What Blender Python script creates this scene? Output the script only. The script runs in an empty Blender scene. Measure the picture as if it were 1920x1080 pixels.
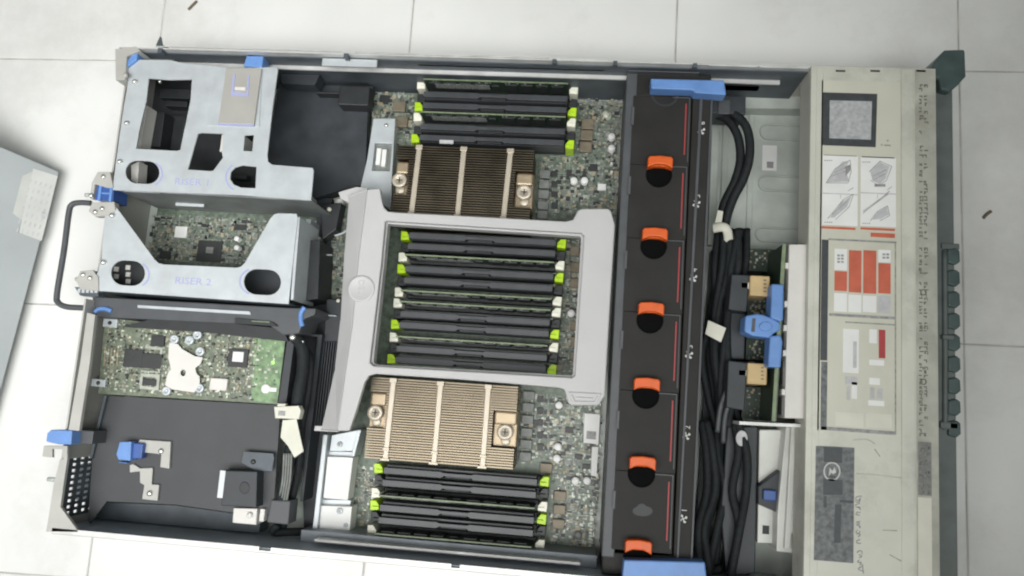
import bpy, math, random
from mathutils import Vector, Matrix, Euler
from mathutils.geometry import tessellate_polygon
random.seed(7)
S = bpy.context.scene
COL = S.collection

# ------------------------------------------------------------------ camera
CAM = Vector((0.43736, 0.1414, 0.72108)); ROT = Euler((0.14466, 0.08288, 0.06877), 'XYZ'); FPX = 1436.16
RM = ROT.to_matrix()
def at(px, py, z):
    """plan position of a measured point whose height above the floor is z"""
    d = RM @ Vector(((px-960)/FPX, -(py-540)/FPX, -1.0))
    t = (z-CAM.z)/d.z
    x, y = CAM.x+t*d.x, CAM.y+t*d.y
    if .002 < z < .08 and -.02 < x < .615 and -.06 < y < .49: y = min(max(y, .0035), .4305)      # keep inside the chassis walls
    return (x, y)
def ats(pts, z): return [at(x, y, z) for x, y in pts]
cd = bpy.data.cameras.new('camera'); cam = bpy.data.objects.new('camera', cd); COL.objects.link(cam)
cam.location = CAM; cam.rotation_euler = ROT
cd.sensor_width = 36; cd.lens = FPX/1920*36; cd.clip_start = .01; cd.clip_end = 50
S.camera = cam

# ------------------------------------------------------------------ materials
def mat(name, col, rough=.5, metal=0., var=.12, scale=60., bump=0., bscale=400., dirt=0., spec=.5, stretch=None, coat=0.):
    m = bpy.data.materials.new(name); m.use_nodes = True
    nt = m.node_tree; N = nt.nodes; L = nt.links; b = N['Principled BSDF']
    b.inputs['Roughness'].default_value = rough; b.inputs['Metallic'].default_value = metal
    b.inputs['Specular IOR Level'].default_value = spec
    b.inputs['Coat Weight'].default_value = coat
    tc = N.new('ShaderNodeTexCoord'); src = tc.outputs['Object']
    if stretch:
        mp = N.new('ShaderNodeMapping'); mp.inputs['Scale'].default_value = stretch
        L.new(src, mp.inputs['Vector']); src = mp.outputs['Vector']
    no = N.new('ShaderNodeTexNoise'); no.inputs['Scale'].default_value = scale; no.inputs['Detail'].default_value = 6
    L.new(src, no.inputs['Vector'])
    rp = N.new('ShaderNodeValToRGB'); e = rp.color_ramp.elements
    lo = [max(0, c*(1-var)) for c in col]; hi = [min(1, c*(1+var)) for c in col]
    e[0].position = .3; e[0].color = (*lo, 1); e[1].position = .7; e[1].color = (*hi, 1)
    L.new(no.outputs['Fac'], rp.inputs['Fac']); out = rp.outputs['Color']
    if dirt:
        n2 = N.new('ShaderNodeTexNoise'); n2.inputs['Scale'].default_value = scale*.37; n2.inputs['Detail'].default_value = 9
        n2.inputs['Roughness'].default_value = .7
        L.new(src, n2.inputs['Vector'])
        r2 = N.new('ShaderNodeValToRGB'); r2.color_ramp.elements[0].position = .5; r2.color_ramp.elements[1].position = .72
        L.new(n2.outputs['Fac'], r2.inputs['Fac'])
        mx = N.new('ShaderNodeMix'); mx.data_type = 'RGBA'; mx.inputs['B'].default_value = (.22, .20, .16, 1)
        mu = N.new('ShaderNodeMath'); mu.operation = 'MULTIPLY'; mu.inputs[1].default_value = dirt
        L.new(r2.outputs['Color'], mu.inputs[0]); L.new(mu.outputs[0], mx.inputs['Factor']); L.new(out, mx.inputs['A']); out = mx.outputs['Result']
    L.new(out, b.inputs['Base Color'])
    rr = N.new('ShaderNodeMapRange'); rr.inputs['To Min'].default_value = max(.05, rough-.08); rr.inputs['To Max'].default_value = min(1, rough+.1)
    L.new(no.outputs['Fac'], rr.inputs['Value']); L.new(rr.outputs['Result'], b.inputs['Roughness'])
    if bump:
        n3 = N.new('ShaderNodeTexNoise'); n3.inputs['Scale'].default_value = bscale; n3.inputs['Detail'].default_value = 3
        L.new(src, n3.inputs['Vector'])
        bp = N.new('ShaderNodeBump'); bp.inputs['Strength'].default_value = bump; bp.inputs['Distance'].default_value = .0004
        L.new(n3.outputs['Fac'], bp.inputs['Height']); L.new(bp.outputs['Normal'], b.inputs['Normal'])
    return m
M = {}
M['tile'] = mat('floor_tile', (.78, .78, .765), .30, 0, .06, 7, .05, 60, dirt=.36)
M['grout'] = mat('grout', (.46, .45, .43), .9, 0, .25, 40)
M['zinc'] = mat('zinc_sheet', (.50, .54, .50), .5, .1, .12, 45, .08, 300, dirt=.15)
M['zincdark'] = mat('shaded_zinc', (.085, .101, .118), .5, .1, .25, 50, .1, 300)  # grey steel darkened, the interior shadow is put into its colour
M['zinclight'] = mat('pale_zinc', (.53, .565, .59), .42, .25, .07, 70, .10, 260, dirt=.16)
M['zincmid'] = mat('grey_zinc', (.21, .225, .225), .5, .15, .2, 60, .1, 300)
M['smdbright'] = mat('solder_bright', (.58, .60, .50), .4, .1, .2, 200)
M['plate'] = mat('bright_plate', (.66, .67, .63), .45, .1, .08, 50, .05, 300, dirt=.2)
M['zinclit'] = mat('lit_blue_zinc', (.50, .55, .62), .5, .1, .12, 50, .05, 300)  # zinc lightened and blued, near wall light and flare put into the colour
M['ledge'] = mat('ledge_zinc', (.24, .265, .30), .5, .1, .15, 50)
M['rim'] = mat('rim_steel', (.62, .62, .61), .4, .25, .12, 60)
M['cover'] = mat('cover_paint', (.60, .60, .53), .5, .1, .08, 30, .05, 400, dirt=.5)
M['coverdirty'] = mat('worn_cover_paint', (.42, .42, .365), .6, .05, .18, 55, .05, 400, dirt=.5)
M['coverlabel'] = mat('cover_film', (.60, .595, .50), .4, 0, .05, 25, dirt=.2)
M['black'] = mat('black_plastic', (.034, .039, .046), .5, 0, .25, 60, .1, 500)  # black lifted and blued, haze put into the base colour
M['sheet'] = mat('black_film', (.056, .058, .063), .55, 0, .18, 25, .15, 120)
M['fanblk'] = mat('fan_plastic', (.026, .0248, .0236), .58, 0, .2, 40, .3, 900, spec=.22)
M['well'] = mat('recess_shade', (.004, .0045, .0045), .8, 0, .2, 90, spec=.05)  # shade of the recess put into a near-black colour
M['rail'] = mat('grey_plastic', (.075, .08, .088), .5, 0, .15, 60)
M['blank'] = mat('blank_plastic', (.056, .060, .067), .42, 0, .15, 80)
M['slot'] = mat('slot_plastic', (.022, .025, .028), .5, 0, .2, 90)
M['shroud'] = mat('shroud_plastic', (.49, .485, .49), .46, 0, .035, 35, .15, 1200, dirt=.10)
M['orange'] = mat('orange_plastic', (.68, .105, .010), .45, 0, .08, 80)
M['blue'] = mat('blue_plastic', (.135, .275, .60), .42, 0, .1, 80)
M['bluedark'] = mat('deep_blue_plastic', (.04, .10, .33), .42, 0, .1, 80)
M['lime'] = mat('lime_plastic', (.46, .70, .012), .42, 0, .1, 120)
M['ivory'] = mat('ivory_plastic', (.80, .79, .68), .45, 0, .06, 120)
M['white'] = mat('white_plastic', (.68, .66, .63), .5, 0, .04, 60)
M['dullpaper'] = mat('faded_paper', (.56, .57, .55), .7, 0, .05, 60)
M['dulltag'] = mat('faded_film', (.50, .515, .49), .6, 0, .05, 60)
M['paper'] = mat('white_paper', (.80, .80, .79), .7, 0, .04, 60)
M['beige'] = mat('beige_plastic', (.55, .40, .20), .5, 0, .1, 80)
M['hs'] = mat('heatsink_metal', (.210, .178, .132), .34, 1., .12, 50)
M['hsbr'] = mat('heatsink_bracket', (.40, .32, .22), .42, .6, .12, 60)
M['hsbar'] = mat('heatsink_clip', (.52, .46, .375), .4, .3, .08, 50)
M['steel'] = mat('bright_steel', (.72, .72, .70), .25, .8, .08, 80)
M['pcb'] = mat('board_lacquer', (.115, .145, .113), .42, 0, .45, 220)
M['pcbgreen'] = mat('board_lacquer_bright', (.17, .27, .14), .38, 0, .5, 160)
M['pcbedge'] = mat('board_edge', (.20, .25, .15), .5, 0, .2, 160)
M['modlabel'] = mat('module_label_film', (.20, .21, .20), .5, 0, .6, 420)
M['darkpcb'] = mat('module_lacquer', (.022, .040, .026), .4, 0, .3, 200)
M['clipgrey'] = mat('clip_paint', (.40, .39, .365), .5, .1, .06, 40)
M['flange'] = mat('flange_steel', (.44, .435, .41), .5, .1, .08, 40, dirt=.1)
M['ndc'] = mat('card_lacquer', (.15, .175, .125), .42, 0, .4, 200)
M['pcbgrey'] = mat('solder_mask_print', (.17, .20, .168), .5, 0, .35, 260)
M['chip'] = mat('chip_epoxy', (.03, .032, .033), .45, 0, .2, 160)
M['smdlight'] = mat('solder_silver', (.38, .40, .35), .4, .3, .2, 200)
M['smdtan'] = mat('ceramic_tan', (.34, .29, .20), .5, 0, .25, 200)
M['smdgrey'] = mat('ferrite_grey', (.20, .21, .20), .5, .1, .2, 200)
M['choke'] = mat('choke_brown', (.19, .16, .115), .5, .2, .2, 150)
M['ink'] = mat('black_ink', (.05, .05, .048), .6, 0, .2, 200)
M['greyink'] = mat('grey_ink', (.30, .30, .30), .6, 0, .3, 300)
M['paleink'] = mat('pale_grey_ink', (.50, .50, .51), .6, 0, .12, 200)
M['printink'] = mat('stamp_ink', (.17, .17, .145), .7, 0, .3, 300)
M['lav'] = mat('lavender_ink', (.36, .38, .62), .6, 0, .05, 200)
M['red'] = mat('red_ink', (.40, .045, .05), .5, 0, .1, 100)
M['redpale'] = mat('coral_ink', (.56, .125, .07), .5, 0, .12, 100)
M['whiteink'] = mat('white_ink', (.60, .60, .58), .6, 0, .1, 100)
M['darkgreen'] = mat('bezel_plastic', (.055, .085, .082), .45, 0, .2, 90)
M['bezel'] = mat('front_strip', (.115, .135, .13), .5, .1, .15, 60, dirt=.1)
M['cable'] = mat('cable_sleeve', (.017, .020, .022), .65, 0, .3, 300, .5, 700, spec=.25)
M['tag'] = mat('cable_tag_film', (.66, .65, .56), .5, 0, .06, 50)
M['stickdark'] = mat('dark_sticker', (.13, .14, .145), .45, 0, .5, 260, dirt=.1)
M['serial'] = mat('serial_film', (.20, .20, .185), .5, 0, .2, 300, dirt=.2)
M['stickdark2'] = mat('dark_sticker_print', (.05, .055, .06), .45, 0, .2, 200)
M['stickgrey'] = mat('grey_sticker_panel', (.42, .43, .44), .45, 0, .22, 300)
M['case'] = mat('case_paint', (.37, .40, .41), .5, .0, .08, 14, .05, 300, dirt=.12)
M['twig'] = mat('dry_brown', (.16, .12, .08), .8, 0, .3, 300)
g = bpy.data.materials.new('green_lamp'); g.use_nodes = True
gb = g.node_tree.nodes['Principled BSDF']; gb.inputs['Base Color'].default_value = (.3, .9, .1, 1)
gb.inputs['Emission Color'].default_value = (.35, 1, .12, 1); gb.inputs['Emission Strength'].default_value = 2.2
M['led'] = g

# ------------------------------------------------------------------ mesh building
ORG = {}
class MB:
    def __init__(s): s.v = []; s.f = []; s.m = []; s.sm = []; s.cuts = []; s.lock = False
    def _add(s, vs, fs, m=0, smooth=False):
        o = len(s.v); s.v += [tuple(v) for v in vs]
        if not s.lock: s.cuts.append((o, len(s.f)))
        for f in fs: s.f.append([i+o for i in f]); s.m.append(m); s.sm.append(smooth)
        return s
    def box(s, x0, y0, z0, x1, y1, z1, m=0):
        if x0 > x1: x0, x1 = x1, x0
        if y0 > y1: y0, y1 = y1, y0
        if z0 > z1: z0, z1 = z1, z0
        v = [(x0,y0,z0),(x1,y0,z0),(x1,y1,z0),(x0,y1,z0),(x0,y0,z1),(x1,y0,z1),(x1,y1,z1),(x0,y1,z1)]
        return s._add(v, [(0,3,2,1),(4,5,6,7),(0,1,5,4),(1,2,6,5),(2,3,7,6),(3,0,4,7)], m)
    def pb(s, px0, py0, px1, py1, zt, zb, m=0):
        a = at(px0, py0, zt); b = at(px1, py1, zt)
        return s.box(a[0], a[1], zb, b[0], b[1], zt, m)
    def prism(s, pts, z0, z1, holes=(), m=0, ztop=None):
        """upright prism over plan polygon, with holes; ztop(x, y) may tilt the top"""
        loops = [list(pts)] + [list(h) for h in holes]
        flat = [p for l in loops for p in l]; n = len(flat)
        zt = ztop or (lambda x, y: z1)
        vs = [(p[0], p[1], z0) for p in flat] + [(p[0], p[1], zt(*p)) for p in flat]
        fs = []
        def area(l): return sum(l[i-1][0]*l[i][1]-l[i][0]*l[i-1][1] for i in range(len(l)))/2
        if holes:
            for t in tessellate_polygon([[Vector((p[0], p[1], 0)) for p in l] for l in loops]):
                a = area([flat[i] for i in t])
                t = tuple(t) if a > 0 else tuple(reversed(t))
                fs.append(tuple(i+n for i in t)); fs.append(tuple(reversed(t)))
        else:
            t = list(range(n))
            if area(flat) < 0: t.reverse()
            fs.append(tuple(i+n for i in t)); fs.append(tuple(reversed(t)))
        k = 0
        for li, l in enumerate(loops):
            ccw = area(l) > 0
            if li: ccw = not ccw
            for i in range(len(l)):
                a = k+i; b = k+(i+1) % len(l)
                fs.append((a, b, b+n, a+n) if ccw else (b, a, a+n, b+n))
            k += len(l)
        return s._add(vs, fs, m)
    def pp(s, pts, zt, zb, holes=(), m=0): return s.prism(ats(pts, zt), zb, zt, [ats(h, zt) for h in holes], m)
    def lathe(s, cx, cy, prof, n=20, m=0, smooth=True, axis=None):
        vs = []; fs = []
        for r, z in prof:
            for i in range(n):
                a = 2*math.pi*i/n; vs.append((cx+r*math.cos(a), cy+r*math.sin(a), z))
        for j in range(len(prof)-1):
            for i in range(n):
                a = j*n+i; b = j*n+(i+1) % n; fs.append((a, b, b+n, a+n))
        fs.append(tuple(range((len(prof)-1)*n, len(prof)*n))); fs.append(tuple(reversed(range(n))))
        return s._add(vs, fs, m, smooth)
    def cyl(s, cx, cy, z0, z1, r, n=20, m=0):
        b = min(r*.15, (z1-z0)*.3)
        return s.lathe(cx, cy, [(r, z0), (r, z1-b), (r-b, z1)], n, m, False)
    def tube(s, P, r, n=10, m=0, flat=None):
        P = [Vector(p) for p in P]
        if len(P) > 2:                       # Catmull-Rom
            Q = []
            for i in range(len(P)-1):
                p0 = P[max(i-1, 0)]; p1 = P[i]; p2 = P[i+1]; p3 = P[min(i+2, len(P)-1)]
                for k in range(6):
                    t = k/6; Q.append(.5*((2*p1)+(-p0+p2)*t+(2*p0-5*p1+4*p2-p3)*t*t+(-p0+3*p1-3*p2+p3)*t**3))
            P = Q+[P[-1]]
        vs = []; fs = []
        for i, p in enumerate(P):
            d = (P[min(i+1, len(P)-1)]-P[max(i-1, 0)]).normalized()
            u = Vector((0, 0, 1)).cross(d)
            u = u.normalized() if u.length > 1e-4 else Vector((1, 0, 0))
            w = d.cross(u)
            ru, rw = (r, r) if not flat else flat
            for k in range(n):
                a = 2*math.pi*k/n; vs.append(p+u*ru*math.cos(a)+w*rw*math.sin(a))
        for i in range(len(P)-1):
            for k in range(n):
                a = i*n+k; b = i*n+(k+1) % n; fs.append((a, b, b+n, a+n))
        fs.append(tuple(reversed(range(n)))); fs.append(tuple(range((len(P)-1)*n, len(P)*n)))
        return s._add(vs, fs, m, True)
    def ptube(s, pts, r, n=10, m=0, flat=None): 
        P = [(*at(x, y, z), z) for x, y, z in pts]
        return s.tube([(x, max(y, .005+r) if -.06 < y < .02 and z < .08 else y, z) for x, y, z in P], r, n, m, flat)
    def text(s, txt, x, y, z, size, rot=0., ext=.0002, m=0, sx=1.):
        c = bpy.data.curves.new('t', 'FONT'); c.body = txt; c.size = size; c.extrude = ext
        c.align_x = 'CENTER'; c.align_y = 'CENTER'; c.resolution_u = 2
        o = bpy.data.objects.new('t', c); COL.objects.link(o)
        me = o.evaluated_get(bpy.context.evaluated_depsgraph_get()).to_mesh()
        R = Matrix.Rotation(rot, 3, 'Z')
        vs = [R @ Vector((v.co.x*sx, v.co.y, v.co.z)) + Vector((x, y, z)) for v in me.vertices]
        s._add(vs, [tuple(p.vertices) for p in me.polygons], m)
        bpy.data.objects.remove(o); bpy.data.curves.remove(c)
        return s
    def each(s, name, mats, parent=None, bevel=0., label=None, seg=2):
        """one object for every shape added"""
        o = None; c = s.cuts+[(len(s.v), len(s.f))]
        for (v0, f0), (v1, f1) in zip(c, c[1:]):
            q = MB(); q.v = s.v[v0:v1]; q.f = [[i-v0 for i in f] for f in s.f[f0:f1]]; q.m = s.m[f0:f1]; q.sm = s.sm[f0:f1]
            o = q.build(name, mats, parent, bevel, label, seg)
        return o
    def build(s, name, mats, parent=None, bevel=0., label=None, seg=2):
        if isinstance(mats, str): mats = [mats]
        o0 = Vector(ORG.get(parent.name, (0, 0, 0))) if parent else Vector((0, 0, 0))
        if not parent:
            xs = [v[0] for v in s.v]; ys = [v[1] for v in s.v]
            o0 = Vector(((min(xs)+max(xs))/2, (min(ys)+max(ys))/2, min(v[2] for v in s.v)))
        me = bpy.data.meshes.new(name)
        me.from_pydata([(v[0]-o0.x, v[1]-o0.y, v[2]-o0.z) for v in s.v], [], s.f)
        for m in mats: me.materials.append(M[m])
        me.polygons.foreach_set('material_index', s.m); me.polygons.foreach_set('use_smooth', s.sm)
        me.update()
        o = bpy.data.objects.new(name, me); COL.objects.link(o)
        if parent: o.parent = parent
        else: o.location = o0
        ORG[o.name] = tuple(o0)
        if bevel:
            b = o.modifiers.new('bevel', 'BEVEL'); b.width = bevel; b.segments = seg; b.limit_method = 'ANGLE'; b.angle_limit = math.radians(50)
        if label: o['label'] = label
        return o
def tag(o, label, cat, group=None, kind=None):
    o['label'] = label; o['category'] = cat
    if group: o['group'] = group
    if kind: o['kind'] = kind
    return o
def thing(name, label, cat, loc, group=None):
    o = bpy.data.objects.new(name, None); COL.objects.link(o); o.location = loc; o.empty_display_size = .01
    ORG[o.name] = tuple(loc)
    return tag(o, label, cat, group)
def dup(root, loc, label):
    """copy a thing with its parts and their sub-parts"""
    r = root.copy(); COL.objects.link(r); r.location = loc; r['label'] = label; ORG[r.name] = tuple(loc)
    for ch in list(root.children):
        c = ch.copy(); COL.objects.link(c); c.parent = r; ORG[c.name] = tuple(loc)
        for gch in list(ch.children):
            d = gch.copy(); COL.objects.link(d); d.parent = c
    return r
def arc(cx, cy, r, a0, a1, n): return [(cx+r*math.cos(math.radians(a0+(a1-a0)*i/n)), cy+r*math.sin(math.radians(a0+(a1-a0)*i/n))) for i in range(n+1)]
def ell(cx, cy, rx, ry, n=28): return [(cx+rx*math.cos(2*math.pi*i/n), cy+ry*math.sin(2*math.pi*i/n)) for i in range(n)]
def ring_arc(cx, cy, rx, ry, a0, a1, w_, n=12):
    o_ = [(cx+rx*math.cos(math.radians(a0+(a1-a0)*i/n)), cy+ry*math.sin(math.radians(a0+(a1-a0)*i/n))) for i in range(n+1)]
    i_ = [(cx+(rx-w_)*math.cos(math.radians(a0+(a1-a0)*i/n)), cy+(ry-w_)*math.sin(math.radians(a0+(a1-a0)*i/n))) for i in range(n+1)]
    return o_+i_[::-1]
def screw(mb, x, y, z, r, h=.0015, m=0, md=None):
    mb.lathe(x, y, [(r, z-h), (r, z+h*.4), (r*.8, z+h*.9), (r*.4, z+h*1.15)], 16, m)
    mb.lock = True
    if md is not None:
        t = random.random()*1.5
        for k in (0, 1):
            a = t+k*math.pi/2; dx, dy = math.cos(a)*r*.5, math.sin(a)*r*.5; ex, ey = -math.sin(a)*r*.13, math.cos(a)*r*.13
            mb.prism([(x-dx-ex, y-dy-ey), (x+dx-ex, y+dy-ey), (x+dx+ex, y+dy+ey), (x-dx+ex, y-dy+ey)], z+h*.9, z+h*1.25+k*.00005, m=md)
    mb.lock = False

# ------------------------------------------------------------------ floor
f = MB(); TX, TY = .2655, .2590; a_ = math.radians(.9)
for i in range(-6, 8):
    for j in range(-6, 7):
        x0 = -.0157+TX*i+.0006; y0 = .4600-TY*j+.0006; x1 = x0+TX-.0014; y1 = y0+TY-.0014
        pts = []
        for (x, y) in ((x0, y0), (x1, y0), (x1, y1), (x0, y1)):
            pts.append((-.0157+(x+.0157)-(y-.46)*.004, .46+(y-.46)+(x+.0157)*.0175))
        f.prism(pts, -.008, 0, m=0)
f.box(-1.9, -1.6, -.012, 2.3, 2.1, -.0012, 1)
fl = f.build('floor', ['tile', 'grout'], bevel=.0006, seg=1); fl['kind'] = 'structure'

# ------------------------------------------------------------------ server chassis
XF0, XF1, YN, YF, ZT = .6195, .7205, 0., .434, .087
ch = thing('server_chassis', 'open grey steel rack server lying flat on pale floor tiles, lid removed', 'server', (.36, .217, 0))
b = MB(); b.box(.0012, .0012, .001, .744, .4328, .004); base = b.build('base_pan', 'zinc', ch)
# embossed slots in the pan, front bay
e = MB()
for y0, y1, xl in ((236, 262, 1424), (333, 358, 1421), (431, 453, 1416)):
    a = at(xl, y1, .005); c = at(1535, y0, .005); r = (c[1]-a[1])/2; cy = (a[1]+c[1])/2
    outer = [(c[0], cy+r)] + arc(a[0]+r, cy, r, 90, 270, 10) + [(c[0], cy-r)]
    r2 = r-.0014; inner = [(c[0]-.0014, cy+r2)] + arc(a[0]+r, cy, r2, 90, 270, 10) + [(c[0]-.0014, cy-r2)]
    e.prism(outer, .0038, .0066, [inner])
e.pb(1405, 205, 1409, 455, .0056, .0038); e.pb(1357, 205, 1362, 395, .007, .0038); e.pb(1336, 200, 1342, 460, .012, .0038)
e.each('pan_ridge', 'zinc', base, .0006)
s = MB(); s.pb(1430, 272, 1456, 320, .0046, .004); stk = s.build('pan_sticker', 'paper', ch)
s = MB(); s.pb(1438, 303, 1450, 315, .0050, .0045); s.build('sticker_print', 'greyink', stk)
# far wall
w = MB(); w.box(0, YF-.0012, .001, XF0-.0003, YF, ZT-.0004)
w.pb(292, 86, 640, 97, ZT, ZT-.0012); w.pb(665, 99, 1030, 107, ZT, ZT-.0012); w.pb(1043, 108, 1142, 114, ZT, ZT-.0012)
w.pb(1330, 119, 1420, 126, ZT, ZT-.0012); w.pb(1425, 121, 1515, 129, ZT, ZT-.0012)
fw = w.build('side_wall', ['rim'], ch, label='far side wall with folded top rim')
l = MB(); l.pb(785, 121, 1133, 127, .075, .073); l.box(.022, YF-.006, .060, .60, YF-.0014, .062)
l.each('wall_rail', 'rim', fw)
l = MB(); l.box(.0015, YF-.0024, .004, XF0-.001, YF-.0013, .080); l.build('toned_inner_face', 'zincdark', fw)  # thin sheet over the far wall's inner face, carries its shadow tone
l = MB(); l.pb(605, 108, 706, 126, .080, .0785); l.build('wall_tab', 'zinclight', fw)
l = MB(); l.pb(1330, 128, 1425, 150, .05, .04); l.pp([(1385, 165), (1520, 168), (1520, 204), (1392, 203)], .022, .0042); l.each('wall_ledge', 'zinc', fw)
l = MB()
for x in (296, 645, 1036, 1150, 1300): l.pb(x, 90+(x-296)*.028, x+7, 98+(x-296)*.028, ZT+.001, ZT-.006)
l.pp([(292, 85), (300, 68), (303, 84), (315, 88)], .086, .083)
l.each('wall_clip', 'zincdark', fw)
# near wall
w = MB(); w.box(0, YN, .001, XF0-.0003, YN+.0012, ZT-.0004)
for x0, x1 in ((.004, .185), (.195, .345), (.352, .56)): w.box(x0, YN+.0003, ZT-.0012, x1, YN+.0042, ZT)
nw = w.build('side_wall', ['rim'], ch, label='near side wall with bright folded rim')
l = MB(); l.box(.003, YN-.0010, ZT-.004, .56, YN-.0001, ZT-.0014); l.build('rim_shade_strip', 'flange', nw)  # grey strip painted in for the shadow line below the rim
l = MB(); l.box(.0015, YN+.0013, .004, XF0-.001, YN+.0024, .082); l.build('toned_inner_face', 'zinclit', nw)  # thin sheet over the near wall's inner face, carries its lit tone
l = MB(); l.box(.205, YN+.0026, .004, .462, YN+.0125, .046); l.build('wall_ledge', 'ledge', nw)
l = MB(); l.box(.222, .0066, .0462, .448, .0086, .060); l.each('wall_rail', 'rim', nw)
# rear wall: flange strips, grille, gusset
w = MB()
w.pp([(163, 586), (178, 590), (168, 680), (148, 808), (128, 806), (150, 680)], ZT, .083)
w.pp([(112, 862), (126, 858), (113, 950), (148, 998), (86, 997), (90, 975), (100, 910)], ZT, .0835)
w.pp([(82, 836), (126, 836), (126, 860), (118, 860), (118, 842), (98, 842), (98, 858), (79, 856)], ZT, .084)
w.box(-.0008, .10, .001, .0008, .2, .082); w.box(-.0008, .2, .001, .0008, YF-.001, .070); w.box(-.0008, .0013, .001, .0008, .1, .012); w.box(-.0008, .06, .012, .0008, .1, .082); w.box(-.0008, .0013, .0121, .0008, .0092, .082)
rw = w.build('rear_wall', ['flange'], ch, .0003)
gq = MB()
for k in range(10): gq.box(-.0006, .009+k*.0052, .012, .0006, .0116+k*.0052, .080)
for k in range(7): gq.box(-.0005, .0085, .014+k*.0105, .0005, .0600, .0195+k*.0105)
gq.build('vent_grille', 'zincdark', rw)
gq = MB(); gq.pp([(216, 92), (255, 87), (263, 95), (238, 105), (234, 150), (217, 150)], .087, .060); gq.pp([(255, 85), (330, 84), (318, 112), (258, 110)], .070, .0685)
screw(gq, *at(235, 141, .088), .088, .0022); gq.build('corner_bracket', 'flange', rw, .0003)
gq = MB(); gq.pp([(232, 122), (252, 97), (258, 98), (256, 112), (240, 124)], .085, .07); gq.build('blue_touchpoint', 'blue', rw, .0005)
gq = MB()
for p in ((152, 655, 160, 700), (158, 660, 166, 690)): gq.pb(*p, .045, .03)
gq.each('port_plug', 'black', rw, .0006)
gq = MB()
for p in ((168, 366), (150, 524), (98, 899)):
    a = at(*p, .05); gq.tube([(a[0]-.004, a[1], .05), (a[0]+.004, a[1], .05)], .002, 10)
gq.each('thumb_screw', 'zinc', rw)
hn = MB(); hn.ptube([(170, 381, .045), (150, 380, .045), (135, 384, .045), (129, 400, .045), (120, 470, .045), (107, 550, .045), (109, 567, .045), (124, 575, .045), (150, 577, .045), (170, 578, .045)], .0027, 12)
hn.build('rear_handle', 'rail', rw, label='bent black bar handle')
lt = MB(); lt.pp([(88, 812), (95, 806), (135, 807), (133, 834), (108, 833), (86, 828)], .087, .072); lt.build('release_tab', 'blue', rw, .0008)
lt = MB(); lt.pb(134, 805, 172, 833, .075, .05); lt.build('release_body', 'rail', rw, .0006)
# front cover with its printing
cv = MB(); cv.box(XF0, -.0012, .0845, XF1, .4352, ZT); cv.box(XF0, -.0011, .001, XF1-.002, .0002, .0845); cv.box(XF0, .4338, .001, XF1-.002, .4351, .0845)
cv.box(XF1-.0012, 0, .06, XF1, YF, .0845); cv.box(XF0, 0.0003, .055, XF0+.0012, .4337, .0845)
cov = cv.build('front_cover', 'cover', ch, .0007)
rd = MB(); c0 = at(1690, 300, .0878)[0]; c1 = at(1714, 300, .0878)[0]
rd.box(c0, .0, ZT-.0002, c1, .434, .0878); k0 = at(1524, 500, .0876)[0]; k1 = at(1540, 500, .0876)[0]; rd.box(k0+.001, 0, ZT-.0002, k1, .434, .0876)
rd.each('cover_ridge', 'cover', cov, .0006)
rd = MB(); rd.box(at(1717, 500, .0872)[0], .0, ZT-.0001, XF1-.0005, .434, ZT+.0002); rd.build('worn_edge', 'coverdirty', cov)
sl = MB()
for x in (1567, 1632, 1718): sl.pb(x, 131, x+18, 135, ZT+.0002, ZT-.0001)
sl.each('cover_slot', 'ink', cov)
Z1 = ZT+.0006
def sticker(name, mats, fn, parent=ch, label=None):
    q = MB(); fn(q); return q.build(name, mats, parent, label=label)
def fn(q): q.pb(1541, 150, 1690, 818, Z1, ZT)
film = sticker('label_film', 'coverlabel', fn, label='pale beige printed film on the front cover')
Z2 = Z1+.0003; Z3 = Z2+.0003; Z4 = Z3+.0003
def fn(q):
    q.pp([(1543, 173), (1645, 176), (1642, 276), (1542, 272)], Z2, Z1)
    q.pp([(1556, 188), (1635, 190), (1633, 262), (1555, 259)], Z3, Z2, m=1)
sticker('framed_sticker', ['stickdark2', 'stickgrey'], fn, film, 'square sticker with dark border and grey centre')
def fn(q):
    q.pb(1652, 270, 1655, 273, Z2, Z1); q.pb(1658, 271, 1670, 274, Z2, Z1); q.pb(1663, 262, 1666, 265, Z2, Z1)
sticker('small_print', 'greyink', fn, film)
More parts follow.
